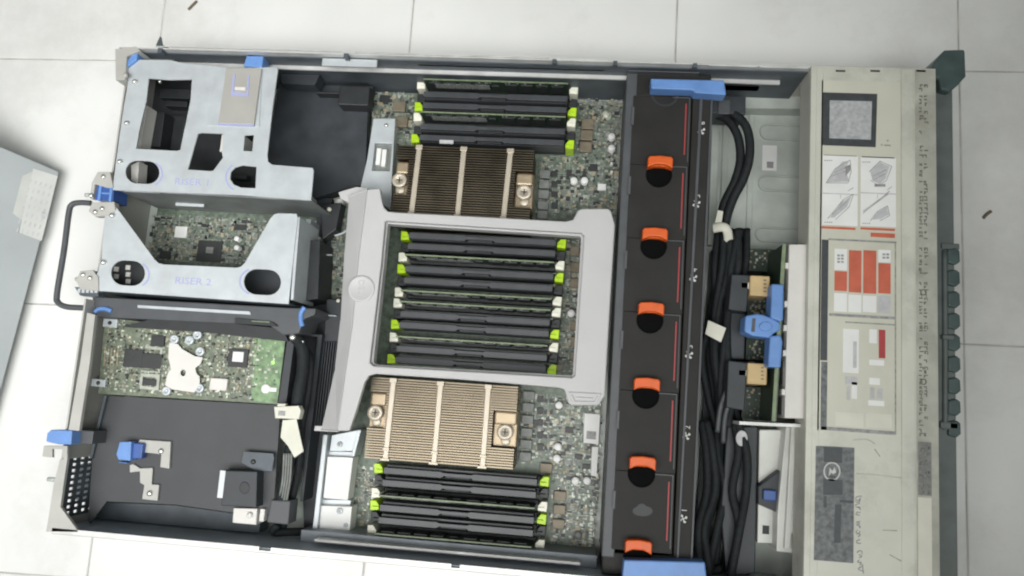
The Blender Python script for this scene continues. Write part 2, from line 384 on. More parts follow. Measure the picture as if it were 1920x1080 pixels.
def fn(q):
    q.pb(1543, 291, 1608, 424, Z2, Z1); q.pb(1614, 294, 1680, 426, Z2, Z1)
    q.pb(1545, 290, 1606, 293, Z3, Z2, 1); q.pb(1616, 293, 1677, 297, Z3, Z2, 1)
    q.pp([(1549, 342), (1568, 316), (1580, 303), (1592, 302), (1584, 318), (1593, 340)], Z3, Z2, m=3)
    q.pp([(1632, 320), (1650, 304), (1668, 312), (1660, 335), (1650, 345), (1636, 338)], Z3, Z2, m=3)
    q.pp([(1556, 408), (1580, 378), (1596, 368), (1588, 388), (1564, 408)], Z3, Z2, m=3)
    q.pp([(1636, 412), (1646, 398), (1662, 388), (1666, 402), (1652, 410)], Z3, Z2, m=3)
    q.pp([(1640, 345), (1660, 345), (1660, 350), (1640, 350)], Z3, Z2, m=2); q.pp([(1618, 395), (1664, 362), (1666, 365), (1620, 398)], Z3, Z2, m=3)
    q.pp([(1585, 312), (1596, 308), (1594, 320), (1586, 330)], Z4, Z3, m=2)
    for P_ in (((1549, 343), (1566, 316), (1594, 300), (1596, 322), (1590, 343), (1549, 343)), ((1560, 330), (1588, 320)), ((1564, 324), (1590, 312)), ((1630, 322), (1650, 302), (1672, 312), (1662, 338), (1648, 348), (1632, 338)), ((1638, 330), (1662, 318)), ((1640, 336), (1660, 326)),
               ((1552, 410), (1582, 374), (1600, 364), (1592, 388), (1566, 412)), ((1560, 402), (1590, 376)), ((1618, 400), (1650, 374), (1668, 358)), ((1632, 414), (1646, 396), (1664, 386), (1668, 404), (1650, 414)), ((1600, 352), (1590, 358)), ((1672, 350), (1664, 356))):
        for a_, b_ in zip(P_, P_[1:]): q.ptube([(*a_, Z3), (*b_, Z3)], .00022, 5, m=2)
    for x0_, y0_ in ((1546, 300), (1617, 303), (1546, 416), (1617, 418)):
        for k in range(4): q.pb(x0_+k*4, y0_, x0_+k*4+2.6, y0_+1.6, Z3, Z2, 2)
    for x in (1576, 1645): q.pb(x, 364.5, x+.9, 372, Z3, Z2, 3)
    q.pb(1543, 363, 1608, 364.2, Z3, Z2, 3); q.pb(1614, 362, 1680, 363.2, Z3, Z2, 3)
sticker('diagram_sticker', ['paper', 'ink', 'greyink', 'paleink'], fn, film, 'white four picture instruction sticker')
def fn(q):
    q.pb(1541, 424, 1604, 431, Z3, Z1); q.pb(1614, 426, 1678, 433, Z3, Z1); q.pb(1633, 436, 1678, 446, Z3, Z1)
sticker('red_band', 'redpale', fn, film)
def fn(q):
    q.pb(1541, 449, 1551, 676, Z2, Z1, 0); q.pb(1540, 678, 1550, 806, Z2, Z1, 2)
    q.pb(1553, 450, 1681, 453, Z2, Z1, 1); q.pb(1678, 454, 1680.5, 815, Z2, Z1, 1); q.pb(1540, 806, 1678, 809, Z2, Z1, 1)
    q.pb(1555, 592, 1678, 594, Z2, Z1, 1); q.pb(1585, 605, 1678, 608, Z2, Z1, 1)
sticker('panel_border', ['stickdark2', 'greyink', 'stickdark'], fn, film)
def fn(q):
    xs = [1565, 1592, 1619, 1647, 1674]
    for i in range(4):
        yy = (466, 470, 470, 468)[i]; q.pb(xs[i], yy, xs[i+1]-4, (507, 471, 471, 492)[i], Z2, Z1, 0)
        q.pb(xs[i], (508, 469, 469, 493)[i], xs[i+1]-4, (546, 549, 551, 551)[i], Z2, Z1, 1)
        q.pb(xs[i]-1, (549, 552, 554, 554)[i], xs[i+1]-4, (585, 586, 586, 588)[i], Z2, Z1, 0 if i < 3 else 2)
    for x in (1570, 1577): 
        for k in range(3): q.pb(x, 477+k*6, x+5, 481+k*6, Z3, Z2, 3)
    for x in (1655, 1662):
        for k in range(2): q.pb(x, 475+k*6, x+5, 479+k*6, Z3, Z2, 3)
sticker('red_table', ['paper', 'redpale', 'paleink', 'greyink'], fn, film, 'printed table of white cells and red bars')
def fn(q):
    q.pb(1581, 616, 1610, 700, Z2, Z1, 0); q.pb(1630, 617, 1644, 644, Z2, Z1, 0); q.pb(1630, 674, 1658, 686, Z2, Z1, 0)
    q.pb(1630, 708, 1650, 722, Z2, Z1, 0); q.pb(1628, 750, 1658, 762, Z2, Z1, 0); q.pb(1648, 618, 1660, 672, Z2, Z1, 1)
    q.pb(1585, 705, 1608, 722, Z2, Z1, 2); q.pb(1588, 724, 1594, 750, Z2, Z1, 2); q.pb(1597, 716, 1607, 748, Z2, Z1, 0); q.pb(1632, 726, 1640, 748, Z2, Z1, 2); q.pb(1645, 728, 1655, 748, Z2, Z1, 2)
    q.pb(1600, 640, 1606, 690, Z3, Z2, 2)
    q.pb(1566, 772, 1619, 802, Z2, Z1, 3); q.pb(1624, 774, 1672, 804, Z2, Z1, 3)
sticker('print_block', ['paper', 'red', 'paleink', 'tag'], fn, film)
def fn(q):
    q.pp([(1530, 836), (1602, 840), (1600, 1056), (1526, 1050)], Z2, ZT)
    q.pp([(1545, 838), (1579, 840), (1579, 868), (1545, 866)], Z3, Z2, m=1); q.pp([(1544, 898), (1580, 900), (1580, 928), (1544, 928)], Z3, Z2, m=1)
    q.pp([(1566, 946), (1578, 946), (1576, 1018), (1564, 1018)], Z3, Z2, m=1); q.pp([(1545, 930), (1550, 930), (1550, 952), (1545, 952)], Z3, Z2, m=1)
    q.pp([(1575, 937), (1600, 939), (1600, 944), (1575, 942)], Z3, Z2, m=1)
    q.pp(ell(1560, 884, 16, 18), Z3, Z2, [ell(1560, 884, 13.5, 15.2)], 2)
    q.pp([(1554, 893), (1556, 877), (1561, 883), (1565, 876), (1568, 886), (1562, 889), (1559, 886)], Z4, Z2, m=2)
    q.pp([(1556, 892), (1567, 893), (1567, 896), (1556, 895)], Z4, Z2, m=1)
sticker('dark_sticker', ['stickdark', 'stickdark2', 'whiteink'], fn, cov, 'dark grey sticker with a round pale emblem')
def fn(q):
    rnd = random.Random(3)
    def st(u0, *segs):
        for sg in segs: q.ptube([(1604+v, u0+u, ZT+.0001) for u, v in sg], .00034, 6)
    st(930, ((0, 12), (2, 2), (7, 1), (8, 7), (4, 9)), ((4, 9), (10, 8), (12, 3), (9, 0)))
    st(944, ((0, 8), (3, 1), (7, 2), (7, 9)), ((7, 3), (9, 8), (12, 9)))
    st(960, ((0, 2), (1, 9)), ((1, 4), (5, 1), (6, 8)))
    st(978, ((0, 9), (1, 2), (4, 8), (6, 2), (9, 9), (12, 7)))
    st(994, ((0, 4), (4, 1), (6, 6), (2, 9)), ((7, 2), (8, 9), (13, 5)))
    st(1012, ((0, 9), (2, 3), (6, 3), (7, 10)))
    st(1032, ((5, 3), (1, 6), (2, 12), (8, 12)), ((8, 6), (11, 12), (14, 7)))
    st(1050, ((0, 7), (4, 4), (5, 11), (10, 8)))
    st(1062, ((0, 12), (5, 5), (9, 14)), ((-4, 13), (13, 15)))
sticker('handwriting', 'greyink', fn, cov, 'handwritten black marker scribble')
def fn(q):
    rnd = random.Random(11)
    y = 158
    while y < 812:
        if rnd.random() < .08: y += rnd.uniform(5, 12); continue
        h = rnd.uniform(3.2, 6.5)
        for x in (1724+rnd.uniform(-1, 1), 1733+rnd.uniform(-1, 1)):
            if 240 < y < 350 and rnd.random() < .55: continue
            if rnd.random() < .2: continue
            wd = rnd.uniform(4, 7.5)
            if rnd.random() < .5:
                q.pb(x, y, x+wd, y+2.2, Z1, ZT); q.pb(x, y+2.3, x+2.6, y+h, Z1, ZT)
            else: q.pb(x, y, x+wd, y+min(h, 2.6), Z1, ZT)
            if rnd.random() < .5: q.pb(x+wd-1.6, y+2.8, x+wd, y+h+1, Z1, ZT)
        y += h+rnd.uniform(1.5, 3)
    for y in (548, 716): q.pp(ell(1732, y, 6, 6, 14), Z2, ZT, [ell(1732, y, 4, 4, 14)])
sticker('stamped_print', 'printink', fn, cov, 'column of small grey approval print along the front edge')
def fn(q):
    q.pb(1722, 828, 1747, 930, Z1, ZT, 0)
    rnd = random.Random(4)
    for k in range(60):
        x = rnd.uniform(1723, 1742); y = rnd.uniform(830, 926); q.pb(x, y, x+rnd.uniform(1, 3), y+rnd.uniform(1, 5), Z2, Z1, 1)
sticker('serial_sticker', ['serial', 'stickdark'], fn, cov)
def fn(q):
    for seg in (((1605, 888), (1640, 890), (1690, 896)), ((1655, 994), (1682, 995)), ((1600, 825), (1625, 824), (1640, 832)), ((1690, 430), (1712, 424)), ((1640, 842), (1650, 856)), ((1700, 700), (1716, 699)), ((1668, 1040), (1690, 1052))):
        q.ptube([(x, y, ZT-.00005) for x, y in seg], .0004, 6, flat=(.0005, .00012))
q = MB(); fn(q); q.each('scuff_mark', 'coverdirty', cov)
def fn(q): q.pb(1721, 932, 1748, 1100, Z1, ZT)
sticker('blank_sticker', 'tag', fn, cov, 'cream blank strip sticker')
# front strip, carrier handles, ear
fs = MB(); fs.box(XF1+.0002, .0, .004, .7435, .432, .066); fs.box(.7436, .0, .010, .7455, .432, .060)
fst = fs.build('front_bezel', 'bezel', ch, .001)
for i in range(9):
    yy = 480+i*40.5; q = MB(); xo = (i-4)*.2
    q.pp([(1778+xo, yy-13), (1794+xo, yy-16), (1801+xo, yy-10), (1802+xo, yy+10), (1794+xo, yy+17), (1778+xo, yy+13)], .069, .05)
    q.build('drive_handle', 'darkgreen', ch, .0015, seg=3)
q = MB(); q.ptube([(1771, 470, .0665), (1772, 640, .0665), (1772, 806, .0665)], .0022, 10); q.build('handle_bar', 'bezel', ch)
q = MB(); q.pb(1766, 455, 1800, 468, .068, .05); q.pb(1768, 627, 1790, 637, .0705, .05); q.pb(1764, 790, 1798, 806, .069, .05); q.each('bezel_clip', 'bezel', ch, .001)
q = MB(); q.pp([(1742, 136), (1752, 116), (1772, 93), (1810, 92), (1812, 142), (1798, 158), (1782, 172), (1764, 168), (1760, 146), (1744, 148)], .074, .03); q.build('rack_ear', 'darkgreen', ch, .002, label='dark green latching ear at the far front corner', seg=3)
# plain black panels inside the rear half
q = MB(); q.pp([(524, 150), (650, 150), (700, 160), (690, 190), (684, 345), (650, 352), (590, 372), (500, 300)], .022, .0045)
q.pp([(520, 128), (690, 135), (690, 152), (524, 152)], .030, .0048)
inn = q.build('black_panel', 'black', ch, .0008)  # plain black panel low over the rear floor
q = MB(); q.pb(637, 160, 690, 198, .040, .0225); q.pb(592, 172, 636, 176, .034, .0225); q.each('panel_clip', 'slot', inn, .001)
q = MB(); q.pp([(594, 372), (622, 372), (620, 430), (614, 560), (622, 640), (600, 1000), (570, 1000), (560, 620), (590, 560)], .013, .0046); q.build('floor_liner', 'black', ch)
q = MB(); q.pp([(612, 560), (650, 562), (640, 640), (606, 640)], .030, .0132); q.build('dark_block', 'black', ch, .001)
q = MB(); q.pp([(600, 384), (640, 380), (630, 430), (604, 450)], .028, .0131); q.build('dark_block', 'slot', ch, .001)
for pts_, z_ in (((650, 452, 655, 500), .045), ((645, 520, 649, 545), .045), ((602, 476, 622, 479), .030), ((612, 590, 630, 593), .034)):
    q = MB(); q.pb(*pts_, z_, z_-.004); q.build('pale_rib', 'zinclight', ch, .0003)
q = MB(); q.ptube([(628, 442, .03), (645, 436, .032), (656, 426, .034), (660, 414, .034)], .0011, 8); q.build('wire_loop', 'zinclight', ch)
for p_ in ((597, 447), (606, 512), (634, 564), (616, 392)):
    q = MB(); q.lathe(*at(*p_, .03), [(.0022, .0131), (.0022, .029), (.0014, .0304)], 14); q.build('post_cap', 'ivory' if p_[0] > 600 else 'smdgrey', ch)

q = MB()
for i in range(9):
    x = 590+i*4.6; q.pp([(x+8, 640), (x+10, 640), (x-8, 800), (x-10, 800)], .030+.0002*i, .0132)
q.pp([(596, 628), (604, 628), (568, 940), (563, 940)], .038, .0131); q.pp([(575, 626), (604, 628), (604, 632), (575, 630)], .0385, .0131)
q.build('ribbed_duct', 'black', ch)

# ------------------------------------------------------------------ motherboard
ZB = .0105
mb = thing('motherboard', 'large green grey circuit board spread under the heat sinks and memory banks', 'circuit board', (.32, .2, .0045))
q = MB()
q.prism([(.206, .004), (.459, .004), (.463, .424), (.30, .4295), (.232, .4295), (.222, .420), (.2185, .33), (.205, .312), (.013, .312), (.010, .19), (.207, .19)], .0085, ZB)
rnd = random.Random(5)
def region(x0, y0, x1, y1): 
    a = at(x0, y0, ZB); c = at(x1, y1, ZB); return (min(a[0], c[0]), min(a[1], c[1]), max(a[0], c[0]), max(a[1], c[1]))
zones = [region(1012, 290, 1160, 410), region(1085, 170, 1165, 300), region(700, 165, 775, 225), region(980, 735, 1125, 880), region(1035, 870, 1118, 1030), region(285, 400, 520, 500),
         region(625, 860, 700, 990), region(745, 225, 780, 275), region(1040, 440, 1095, 700), region(590, 400, 650, 560)]
def scatter(q, zone, n, z, rnd, smin=.0006, smax=.0024, hmax=.0016, wts=(6, 3, 2, 4)):
    x0, y0, x1, y1 = zone
    for k in range(n):
        w_ = rnd.uniform(smin, smax); h_ = rnd.uniform(smin, smax*.8)
        if rnd.random() < .5: w_, h_ = h_, w_
        x = rnd.uniform(x0, x1-w_); y = rnd.uniform(y0, y1-h_)
        q.box(x, y, z-.0004, x+w_, y+h_, z+rnd.uniform(.0003, hmax), rnd.choices(range(4), wts)[0])
for i, zn in enumerate(zones):
    x0, y0, x1, y1 = zn; A = (x1-x0)*(y1-y0)*1e6
    for k in range(int(A/90)):
        w_ = rnd.uniform(.002, .009); h_ = rnd.uniform(.002, .008); x = rnd.uniform(x0, x1-w_); y = rnd.uniform(y0, y1-h_)
        q.box(x, y, ZB-.0002, x+w_, y+h_, ZB+.00005+.0000015*(len(q.f) % 90), 1)
board = q.build('board', ['pcb', 'pcbgrey'], mb)
q = MB()
for zn in zones:
    x0, y0, x1, y1 = zn; A = (x1-x0)*(y1-y0)*1e6
    scatter(q, zn, int(A/11), ZB, rnd, .0007, .0032, .0011)
rb = random.Random(77)
for zi, zn in enumerate(zones):
    x0, y0, x1, y1 = zn; A = (x1-x0)*(y1-y0)*1e6
    for k in range(int(A/75)):                      # small packages with a row of pins on two sides
        w_ = rb.uniform(.0022, .0050); h_ = rb.uniform(.0018, .0042); x = rb.uniform(x0, x1-w_); y = rb.uniform(y0, y1-h_); t_ = rb.uniform(.0007, .0014)
        q.box(x, y, ZB, x+w_, y+h_, ZB+t_, rb.choice((2, 2, 3, 1)))
        q.box(x+.0003, y-.0005, ZB-.0001, x+w_-.0003, y+h_+.0005, ZB+t_*.4, 0)
    for k in range(int(A/60)):                      # printed outlines and traces
        l_ = rb.uniform(.003, .011); x = rb.uniform(x0, x1-.001); y = rb.uniform(y0, y1-.001)
        if rb.random() < .5: q.box(x, y, ZB-.0001, min(x+l_, x1), y+.00035, ZB+.00028, 0)
        else: q.box(x, y, ZB-.0001, x+.00035, min(y+l_, y1), ZB+.0003, 0)
for y in (330, 349, 368, 388):
    for x in (1050, 1061): q.pb(x, y, x+6, y+6, ZB+.0012, ZB-.0002, 2)
for y in (748, 770, 792, 815, 838):
    for x in (1020, 1030): q.pb(x, y, x+6, y+7, ZB+.0012, ZB-.0002, 2)
o = q.build('small_components', ['smdlight', 'smdtan', 'chip', 'smdgrey'], mb); o['kind'] = 'stuff'
# chips
def chip(x0, y0, x1, y1, h=.0016, m='chip', par=mb, z=ZB, name='chip', bev=.0002):
    q = MB(); q.pb(x0, y0, x1, y1, z+h, z-.0003); return q.build(name, m, par, bev)
for c in ((372, 450, 412, 492), (1106, 307, 1120, 321), (1060, 800, 1074, 812), (1078, 852, 1092, 862), (300, 470, 318, 486), (1062, 318, 1072, 330), (440, 420, 462, 432), (712, 178, 730, 192), (1092, 870, 1106, 880)):
    chip(*c)
q = MB(); q.pb(387, 463, 399, 475, ZB+.0022, ZB); q.build('chip_lid', 'smdgrey', mb)
for c in ((329, 424, 349, 446), (1121, 344, 1136, 357)):
    o = chip(*c, h=.0022, m='paper', name='labelled_chip'); 
for y in (326, 345, 364, 385, 402): chip(1012-(y-326)*.06, y-8, 1031-(y-326)*.06, y+8, .006, 'smdgrey', name='choke', bev=.0006)
for y in (742, 764, 787, 811, 833, 856): chip(981-(y-742)*.06, y-9, 1002-(y-742)*.06, y+9, .006, 'smdgrey', name='choke', bev=.0006)
for y in (326, 345, 364, 385): chip(1034, y-6, 1045, y+6, .002, 'chip', name='transistor')
for y in (748, 770, 792, 815, 838): chip(1008, y-6, 1018, y+7, .002, 'chip', name='transistor')
for p in ((1102, 232), (1100, 253), (1098, 275), (748, 199), (1050, 930), (1049, 956), (1047, 983), (752, 228), (1024, 878)):
    chip(p[0]-11, p[1]-10, p[0]+11, p[1]+10, .005, 'choke', name='power_choke', bev=.0006)
for y in (470, 500, 530, 610, 640, 668): chip(1070, y-9, 1086, y+10, .004, 'choke', name='power_choke', bev=.0006)
for p in ((1147, 255), (1147, 277), (1076, 338), (1096, 338), (1048, 760), (1046, 838), (1044, 860), (1079, 902), (1101, 902), (443, 447), (443, 464), (1071, 587), (1147, 306), (1147, 322), (636, 378)):
    r = .0036 if p[1] not in (306, 322, 464, 447) else .0028
    if p[1] in (306, 322): r = .0015
    zt = ZB+.0075; x, y = at(*p, zt); q = MB()
    q.lathe(x, y, [(r, ZB), (r, ZB+.0005), (r*.94, ZB+.0008), (r*.94, zt-.0007), (r*.82, zt)], 18, 0)
    q.box(x-r*.9, y-r, ZB-.0003, x+r*.9, y+r, ZB+.0009, 1)
    q.build('capacitor', ['paper', 'chip'], mb)
for p in ((1137, 215), (1084, 1003), (634, 378), (664, 546)):
    q = MB(); x, y = at(*p, .013); screw(q, x, y, .012, .0036, .002, 0, 0); q.cyl(x, y, ZB-.0002, .0112, .0048, 18, 0); q.build('screw', ['smdgrey' if p[1] == 1003 else 'smdbright', 'chip'], mb)
# white board labels
q = MB(); q.pp([(1096, 775), (1125, 777), (1122, 833), (1094, 830)], .0125, ZB); q.pb(1100, 808, 1117, 824, .0128, .0126, 1); q.pp([(1110, 838), (1122, 838), (1118, 893), (1108, 892)], .0121, ZB); q.build('board_label', ['paper', 'greyink'], mb)
# little row of pins by the front edge
q = MB()
for i in range(12): q.pb(1107-i*.3, 955+i*6, 1112-i*.3, 959+i*6, ZB+.001, ZB)
q.build('pin_row', 'smdlight', mb)
# power connector brackets
pk = MB(); pk.pp([(700, 222), (741, 222), (735, 330), (733, 395), (676, 350), (688, 300)], .024, .012, [[(703, 268), (735, 269), (731, 321), (697, 320)]]); pw = pk.build('power_bracket', 'zinclight', mb, .0004)
q = MB(); q.pp([(698, 264), (738, 264), (734, 324), (694, 324)], .018, .0121); q.pb(707, 278, 712, 309, .022, .018, 1); q.pb(717, 280, 722, 312, .022, .018, 1); q.build('power_socket', ['smdgrey', 'paper'], pw)
q = MB(); screw(q, *at(724, 235, .025), .0248, .002); q.each('bracket_screw', 'steel', pw)
pk = MB(); pk.pp([(622, 816), (672, 806), (668, 846), (618, 846)], .030, .012); pk.pp([(614, 856), (662, 858), (652, 938), (606, 934)], .0302, .012, m=1); pk.pp([(602, 948), (660, 950), (655, 998), (598, 993)], .030, .012, m=1)
pk.pp([(606, 815), (614, 815), (594, 998), (585, 998)], .034, .012); pk.pp([(611, 846), (668, 847), (664, 857), (609, 855)], .024, .0121); pk.pp([(602, 936), (658, 938), (656, 949), (600, 947)], .024, .0121)
pk.pp([(670, 806), (677, 806), (664, 856), (658, 856)], .033, .012)
pw2 = pk.build('power_bracket', ['zinclight', 'paper'], mb, .0005)
q = MB(); screw(q, *at(637, 833, .031), .031, .0024, .0012, 0, 1); screw(q, *at(637, 958, .031), .031, .0028, .0008, 0, 1); screw(q, *at(648, 985, .031), .031, .002, .0008, 0, 1); q.each('bracket_screw', ['zinclight', 'smdgrey'], pw2)

# memory slots, modules, blanks
SEQ = {'far': ((.4292, .4183, .4074, .3970, .3863, .3757), 'WBGWBG', .2724, .4188, -.0003),
       'mid': ((.2813, .2712, .2611, .2500, .2392, .2281, .2180, .2082, .1982, .1863, .1766, .1665), 'GBWGBWWBGWBG', .2700, .4162, .00028),
       'near': ((.0684, .0577, .0470, .0362, .0255, .0148), 'GBWGBW', .2648, .4138, .0003)}
LM = {'W': 'ivory', 'G': 'lime', 'B': 'slot'}
def latch(q, x, y, sgn, c):
    # claw that leans outward, with a thumb notch
    p = [(x-sgn*.0040, y+.0043), (x+sgn*.0010, y+.0043), (x+sgn*.0042, y+.0005), (x+sgn*.0042, y-.0036), (x-sgn*.0036, y-.0043)]
    if sgn < 0: p.reverse()
    zt = .0325 if c != 'B' else .026
    q.prism(p, ZB, zt); q.box(x-sgn*.0015, y-.0012, zt-.0002, x+sgn*.0043, y-.0002, zt+.0012)
RW = ['first', 'second', 'third', 'fourth', 'fifth', 'sixth', 'seventh', 'eighth', 'ninth', 'tenth', 'eleventh', 'twelfth']
BN = {'far': 'above the upper heat sink', 'mid': 'inside the grey shroud frame', 'near': 'below the lower heat sink'}
mod0 = blk0 = None
for bk, (ys, seq, xa, xb, dx) in SEQ.items():
    n = len(ys)
    for i, (y, c) in enumerate(zip(ys, seq)):
        off = -(ys[0]-y)/.115*.0030 if bk == 'mid' else -(ys[0]-y)/.055*.0012
        x0, x1 = xa+off*.8, xb+off*.6
        q = MB(); q.box(x0+.0045, y-.0034, ZB-.0002, x1-.0045, y+.0034, .019); sl = q.build('memory_slot', 'slot', mb, .0004)
        for x, sg in ((x0, -1), (x1, 1)):
            q = MB(); latch(q, x, y, -sg, c); q.build('latch', LM[c], sl, .0005)
        xc = (x0+x1)/2; loc = (xc, y, .0192); hl = (x1-x0)/2-.0052
        if c == 'W':
            lab = 'green edged memory module between white latches, %s row %s' % (RW[i], BN[bk])
            if not mod0:
                mod0 = thing('memory_module', lab, 'memory module', loc, 'memory modules standing in their slots')
                q = MB(); q.box(xc-hl, y-.0006, .0192, xc+hl, y+.0006, .0455); q.build('module_board', 'darkpcb', mod0)
                q = MB(); q.box(xc-hl, y-.00062, .0456, xc+hl, y+.00062, .0466); q.build('board_edge', 'pcbedge', mod0)
                q = MB()
                for sgn in (-1, 1):
                    for k in range(9):
                        if k == 4: continue
                        xk = xc-hl+.010+k*(2*hl-.020)/8; q.box(xk-.0055, y+sgn*.0007, .024, xk+.0055, y+sgn*.0018, .0415)
                    q.box(xc-.004, y+sgn*.0007, .028, xc+.003, y+sgn*.0016, .038)
                q.build('memory_chips', 'chip', mod0)
                q = MB(); rn = random.Random(2)
                for k in range(13):
                    xk = xc-hl+rn.uniform(.004, 2*hl-.006); q.box(xk, y-.0013, .0432, xk+rn.uniform(.0008, .0018), y-.0006, .0445)
                q.build('edge_components', 'smdgrey', mod0)
                q = MB(); q.box(xc-.058, y-.0021, .031, xc-.006, y-.00185, .041); q.build('module_label', 'modlabel', mod0)
            else: dup(mod0, loc, lab)
        else:
            lab = 'dark slot filler between %s latches, %s row %s' % ('lime' if c == 'G' else 'black', RW[i], BN[bk])
            if not blk0:
                blk0 = thing('memory_blank', lab, 'slot filler', loc, 'dark fillers in the empty memory slots')
                q = MB(); T_ = .0385
                q.prism([(xc-hl, y+.0020), (xc-hl, y-.0032), (xc-.0165, y-.0032), (xc-.0140, y-.0016), (xc+.0100, y-.0016), (xc+.0125, y-.0032), (xc+hl, y-.0032), (xc+hl, y+.0020),
                         (xc+.0125, y+.0020), (xc+.0105, y+.0012), (xc-.0145, y+.0012), (xc-.0165, y+.0020)], .0192, T_)
                q.box(xc-hl+.0005, y-.0036, .0192, xc+hl-.0005, y-.00325, .034); q.box(xc-hl+.001, y+.0021, .0192, xc+hl-.001, y+.0040, .0325)
                q.build('filler_body', 'blank', blk0, .0004)
                q = MB(); q.box(xc-.013, y-.0030, .0192, xc+.009, y-.0017, .0345); q.build('grip_tab', 'slot', blk0)
            else:
                nb_ = dup(blk0, loc, lab)
                if bk == 'far' and i == 5:
                    q = MB(); q.pp([(824, 262), (850, 263), (850, 270), (824, 269)], .0388, .0384); q.build('filler_label', 'paleink', nb_)

# ------------------------------------------------------------------ heat sinks
def heat_sink(x0, y0, x1, y1, bars, brk, label, n):
    ZF = .055
    t = thing('heat_sink', label, 'heat sink', ((x0+x1)/2, (y0+y1)/2, ZB), 'tan finned heat sinks over the two processors')
    q = MB(); q.box(x0, y0, .016, x1, y1, .0205); q.box(x0+.03, y0+.008, ZB, x1-.03, y1-.008, .016); q.build('base_plate', 'hs', t, .0004)
    q = MB()
    for k in range(n):
        y = y0+.0006+k*(y1-y0-.0012)/(n-1); xa, xb = x0, x1
        for (bx0, by0, bx1, by1, side) in brk:
            if by0 < y < by1:
                if side < 0: xa = bx1
                else: xb = bx0
        q.box(xa, y-.00042, .0203, xb, y+.00042, ZF-.0004*(k % 2))
        # folded tips, broken at the clips
        q.box(xa, y-.00042, ZF-.0012, xb, y+.0009, ZF-.0007)
    q.build('fin_block', 'hs', t)
    for bx in bars:
        q = MB(); q.prism([(bx[0]-.0024, y1-.001), (bx[0]+.0024, y1-.001), (bx[1]+.0024, y0-.0004), (bx[1]-.0024, y0-.0004)], ZF-.003, ZF+.0011)
        q.build('clip_bar', 'hsbar', t, .0006)
        q = MB(); q.box(bx[0]-.0032, y1-.0035, ZF+.0008, bx[0]+.0032, y1+.0006, ZF+.0020); q.box(bx[1]-.0045, y0-.0012, ZF-.004, bx[1]+.0036, y0+.0012, ZF+.0014)
        q.box(bx[1]-.003, y0+.008, ZF+.0009, bx[1]+.003, y0+.0105, ZF+.0018); q.each('clip_end', 'hsbar', t, .0004)
    for (bx0, by0, bx1, by1, side) in brk:
        q = MB(); q.box(bx0, by0, .0205, bx1, by1, .0460); q.build('bracket_plate', 'hsbr', t, .0012, seg=3)
        q = MB(); q.box(bx0+.0006, by1-.0125, .0461, bx1-.0004, by1-.0006, .0515); q.build('spring_bracket', 'hsbr', t, .0022, seg=3)
        cx = (bx0+bx1)/2+(-.0015 if side < 0 else .0005); cy = by1-.0185
        q = MB(); q.lathe(cx, cy, [(.0046, .046), (.0046, .0485), (.0070, .0488), (.0070, .0520), (.0062, .0528), (.0036, .0528), (.0030, .0518)], 22)
        for kk in (0, 1):
            dx, dy = (.0024, .0005) if kk else (.0005, .0024); q.box(cx-dx, cy-dy, .0516, cx+dx, cy+dy, .0524, 1)
        q.build('spring_screw', ['hsbar', 'chip'], t)
        q = MB(); q.lathe(cx+.0005, cy-.0078, [(.0042, .046), (.0042, .0474), (.0034, .0480)], 18); q.build('screw_collar', 'hsbar', t)
    return t
a = at(737, 274, .055); c = at(1004, 413, .055)
h1x0, h1y1, h1x1, h1y0 = .2610, .3610, .3868, .2885
heat_sink(h1x0, h1y0, h1x1, h1y1, [(at(784, 300, .056)[0], at(771, 395, .056)[0]), (at(868, 300, .056)[0], at(858, 395, .056)[0]), (at(956, 300, .056)[0], at(944, 398, .056)[0])],
          [(h1x0-.001, .3165, at(769, 300, .050)[0], .3475, -1), (at(967, 330, .050)[0], .3090, h1x1+.001, .3415, 1)], 'dark tan finned heat sink below the topmost memory bank, above the grey frame', 32)
h2x0, h2y1, h2x1, h2y0 = .2570, .1485, .3868, .0788
heat_sink(h2x0, h2y0, h2x1, h2y1, [(at(737, 720, .056)[0], at(723, 850, .056)[0]), (at(826, 720, .056)[0], at(814, 858, .056)[0]), (at(916, 720, .056)[0], at(905, 868, .056)[0])],
          [(h2x0-.001, .1045, at(725, 760, .050)[0], .1365, -1), (at(927, 760, .050)[0], .0965, h2x1+.001, .1280, 1)], 'bright tan finned heat sink below the grey frame, above the lowest memory bank', 32)

# ------------------------------------------------------------------ air shroud
sh = thing('air_shroud', 'light grey plastic air shroud frame around the middle memory bank', 'air shroud', (.35, .22, .0105))
ZS = .075
outer = [(688, 355), (712, 353), (715, 372), (719, 388), (727, 396), (745, 398), (900, 406), (1062, 415), (1074, 412), (1084, 394), (1092, 391), (1140, 391), (1146, 396), (1153, 422), (1144, 570), (1134, 742), (1122, 760), (1072, 760), (1066, 756), (1058, 730), (1048, 727), (870, 712), (704, 701), (692, 704), (684, 716), (668, 770), (655, 808), (632, 808), (644, 720), (660, 610), (672, 480)]
hole = [(722, 414), (1090, 437), (1095, 442), (1078, 703), (1073, 708), (700, 686), (693, 680), (714, 500)]
q = MB(); q.pp(outer, ZS, ZS-.006, [hole])
q.build('frame', 'shroud', sh, .0012, seg=3)
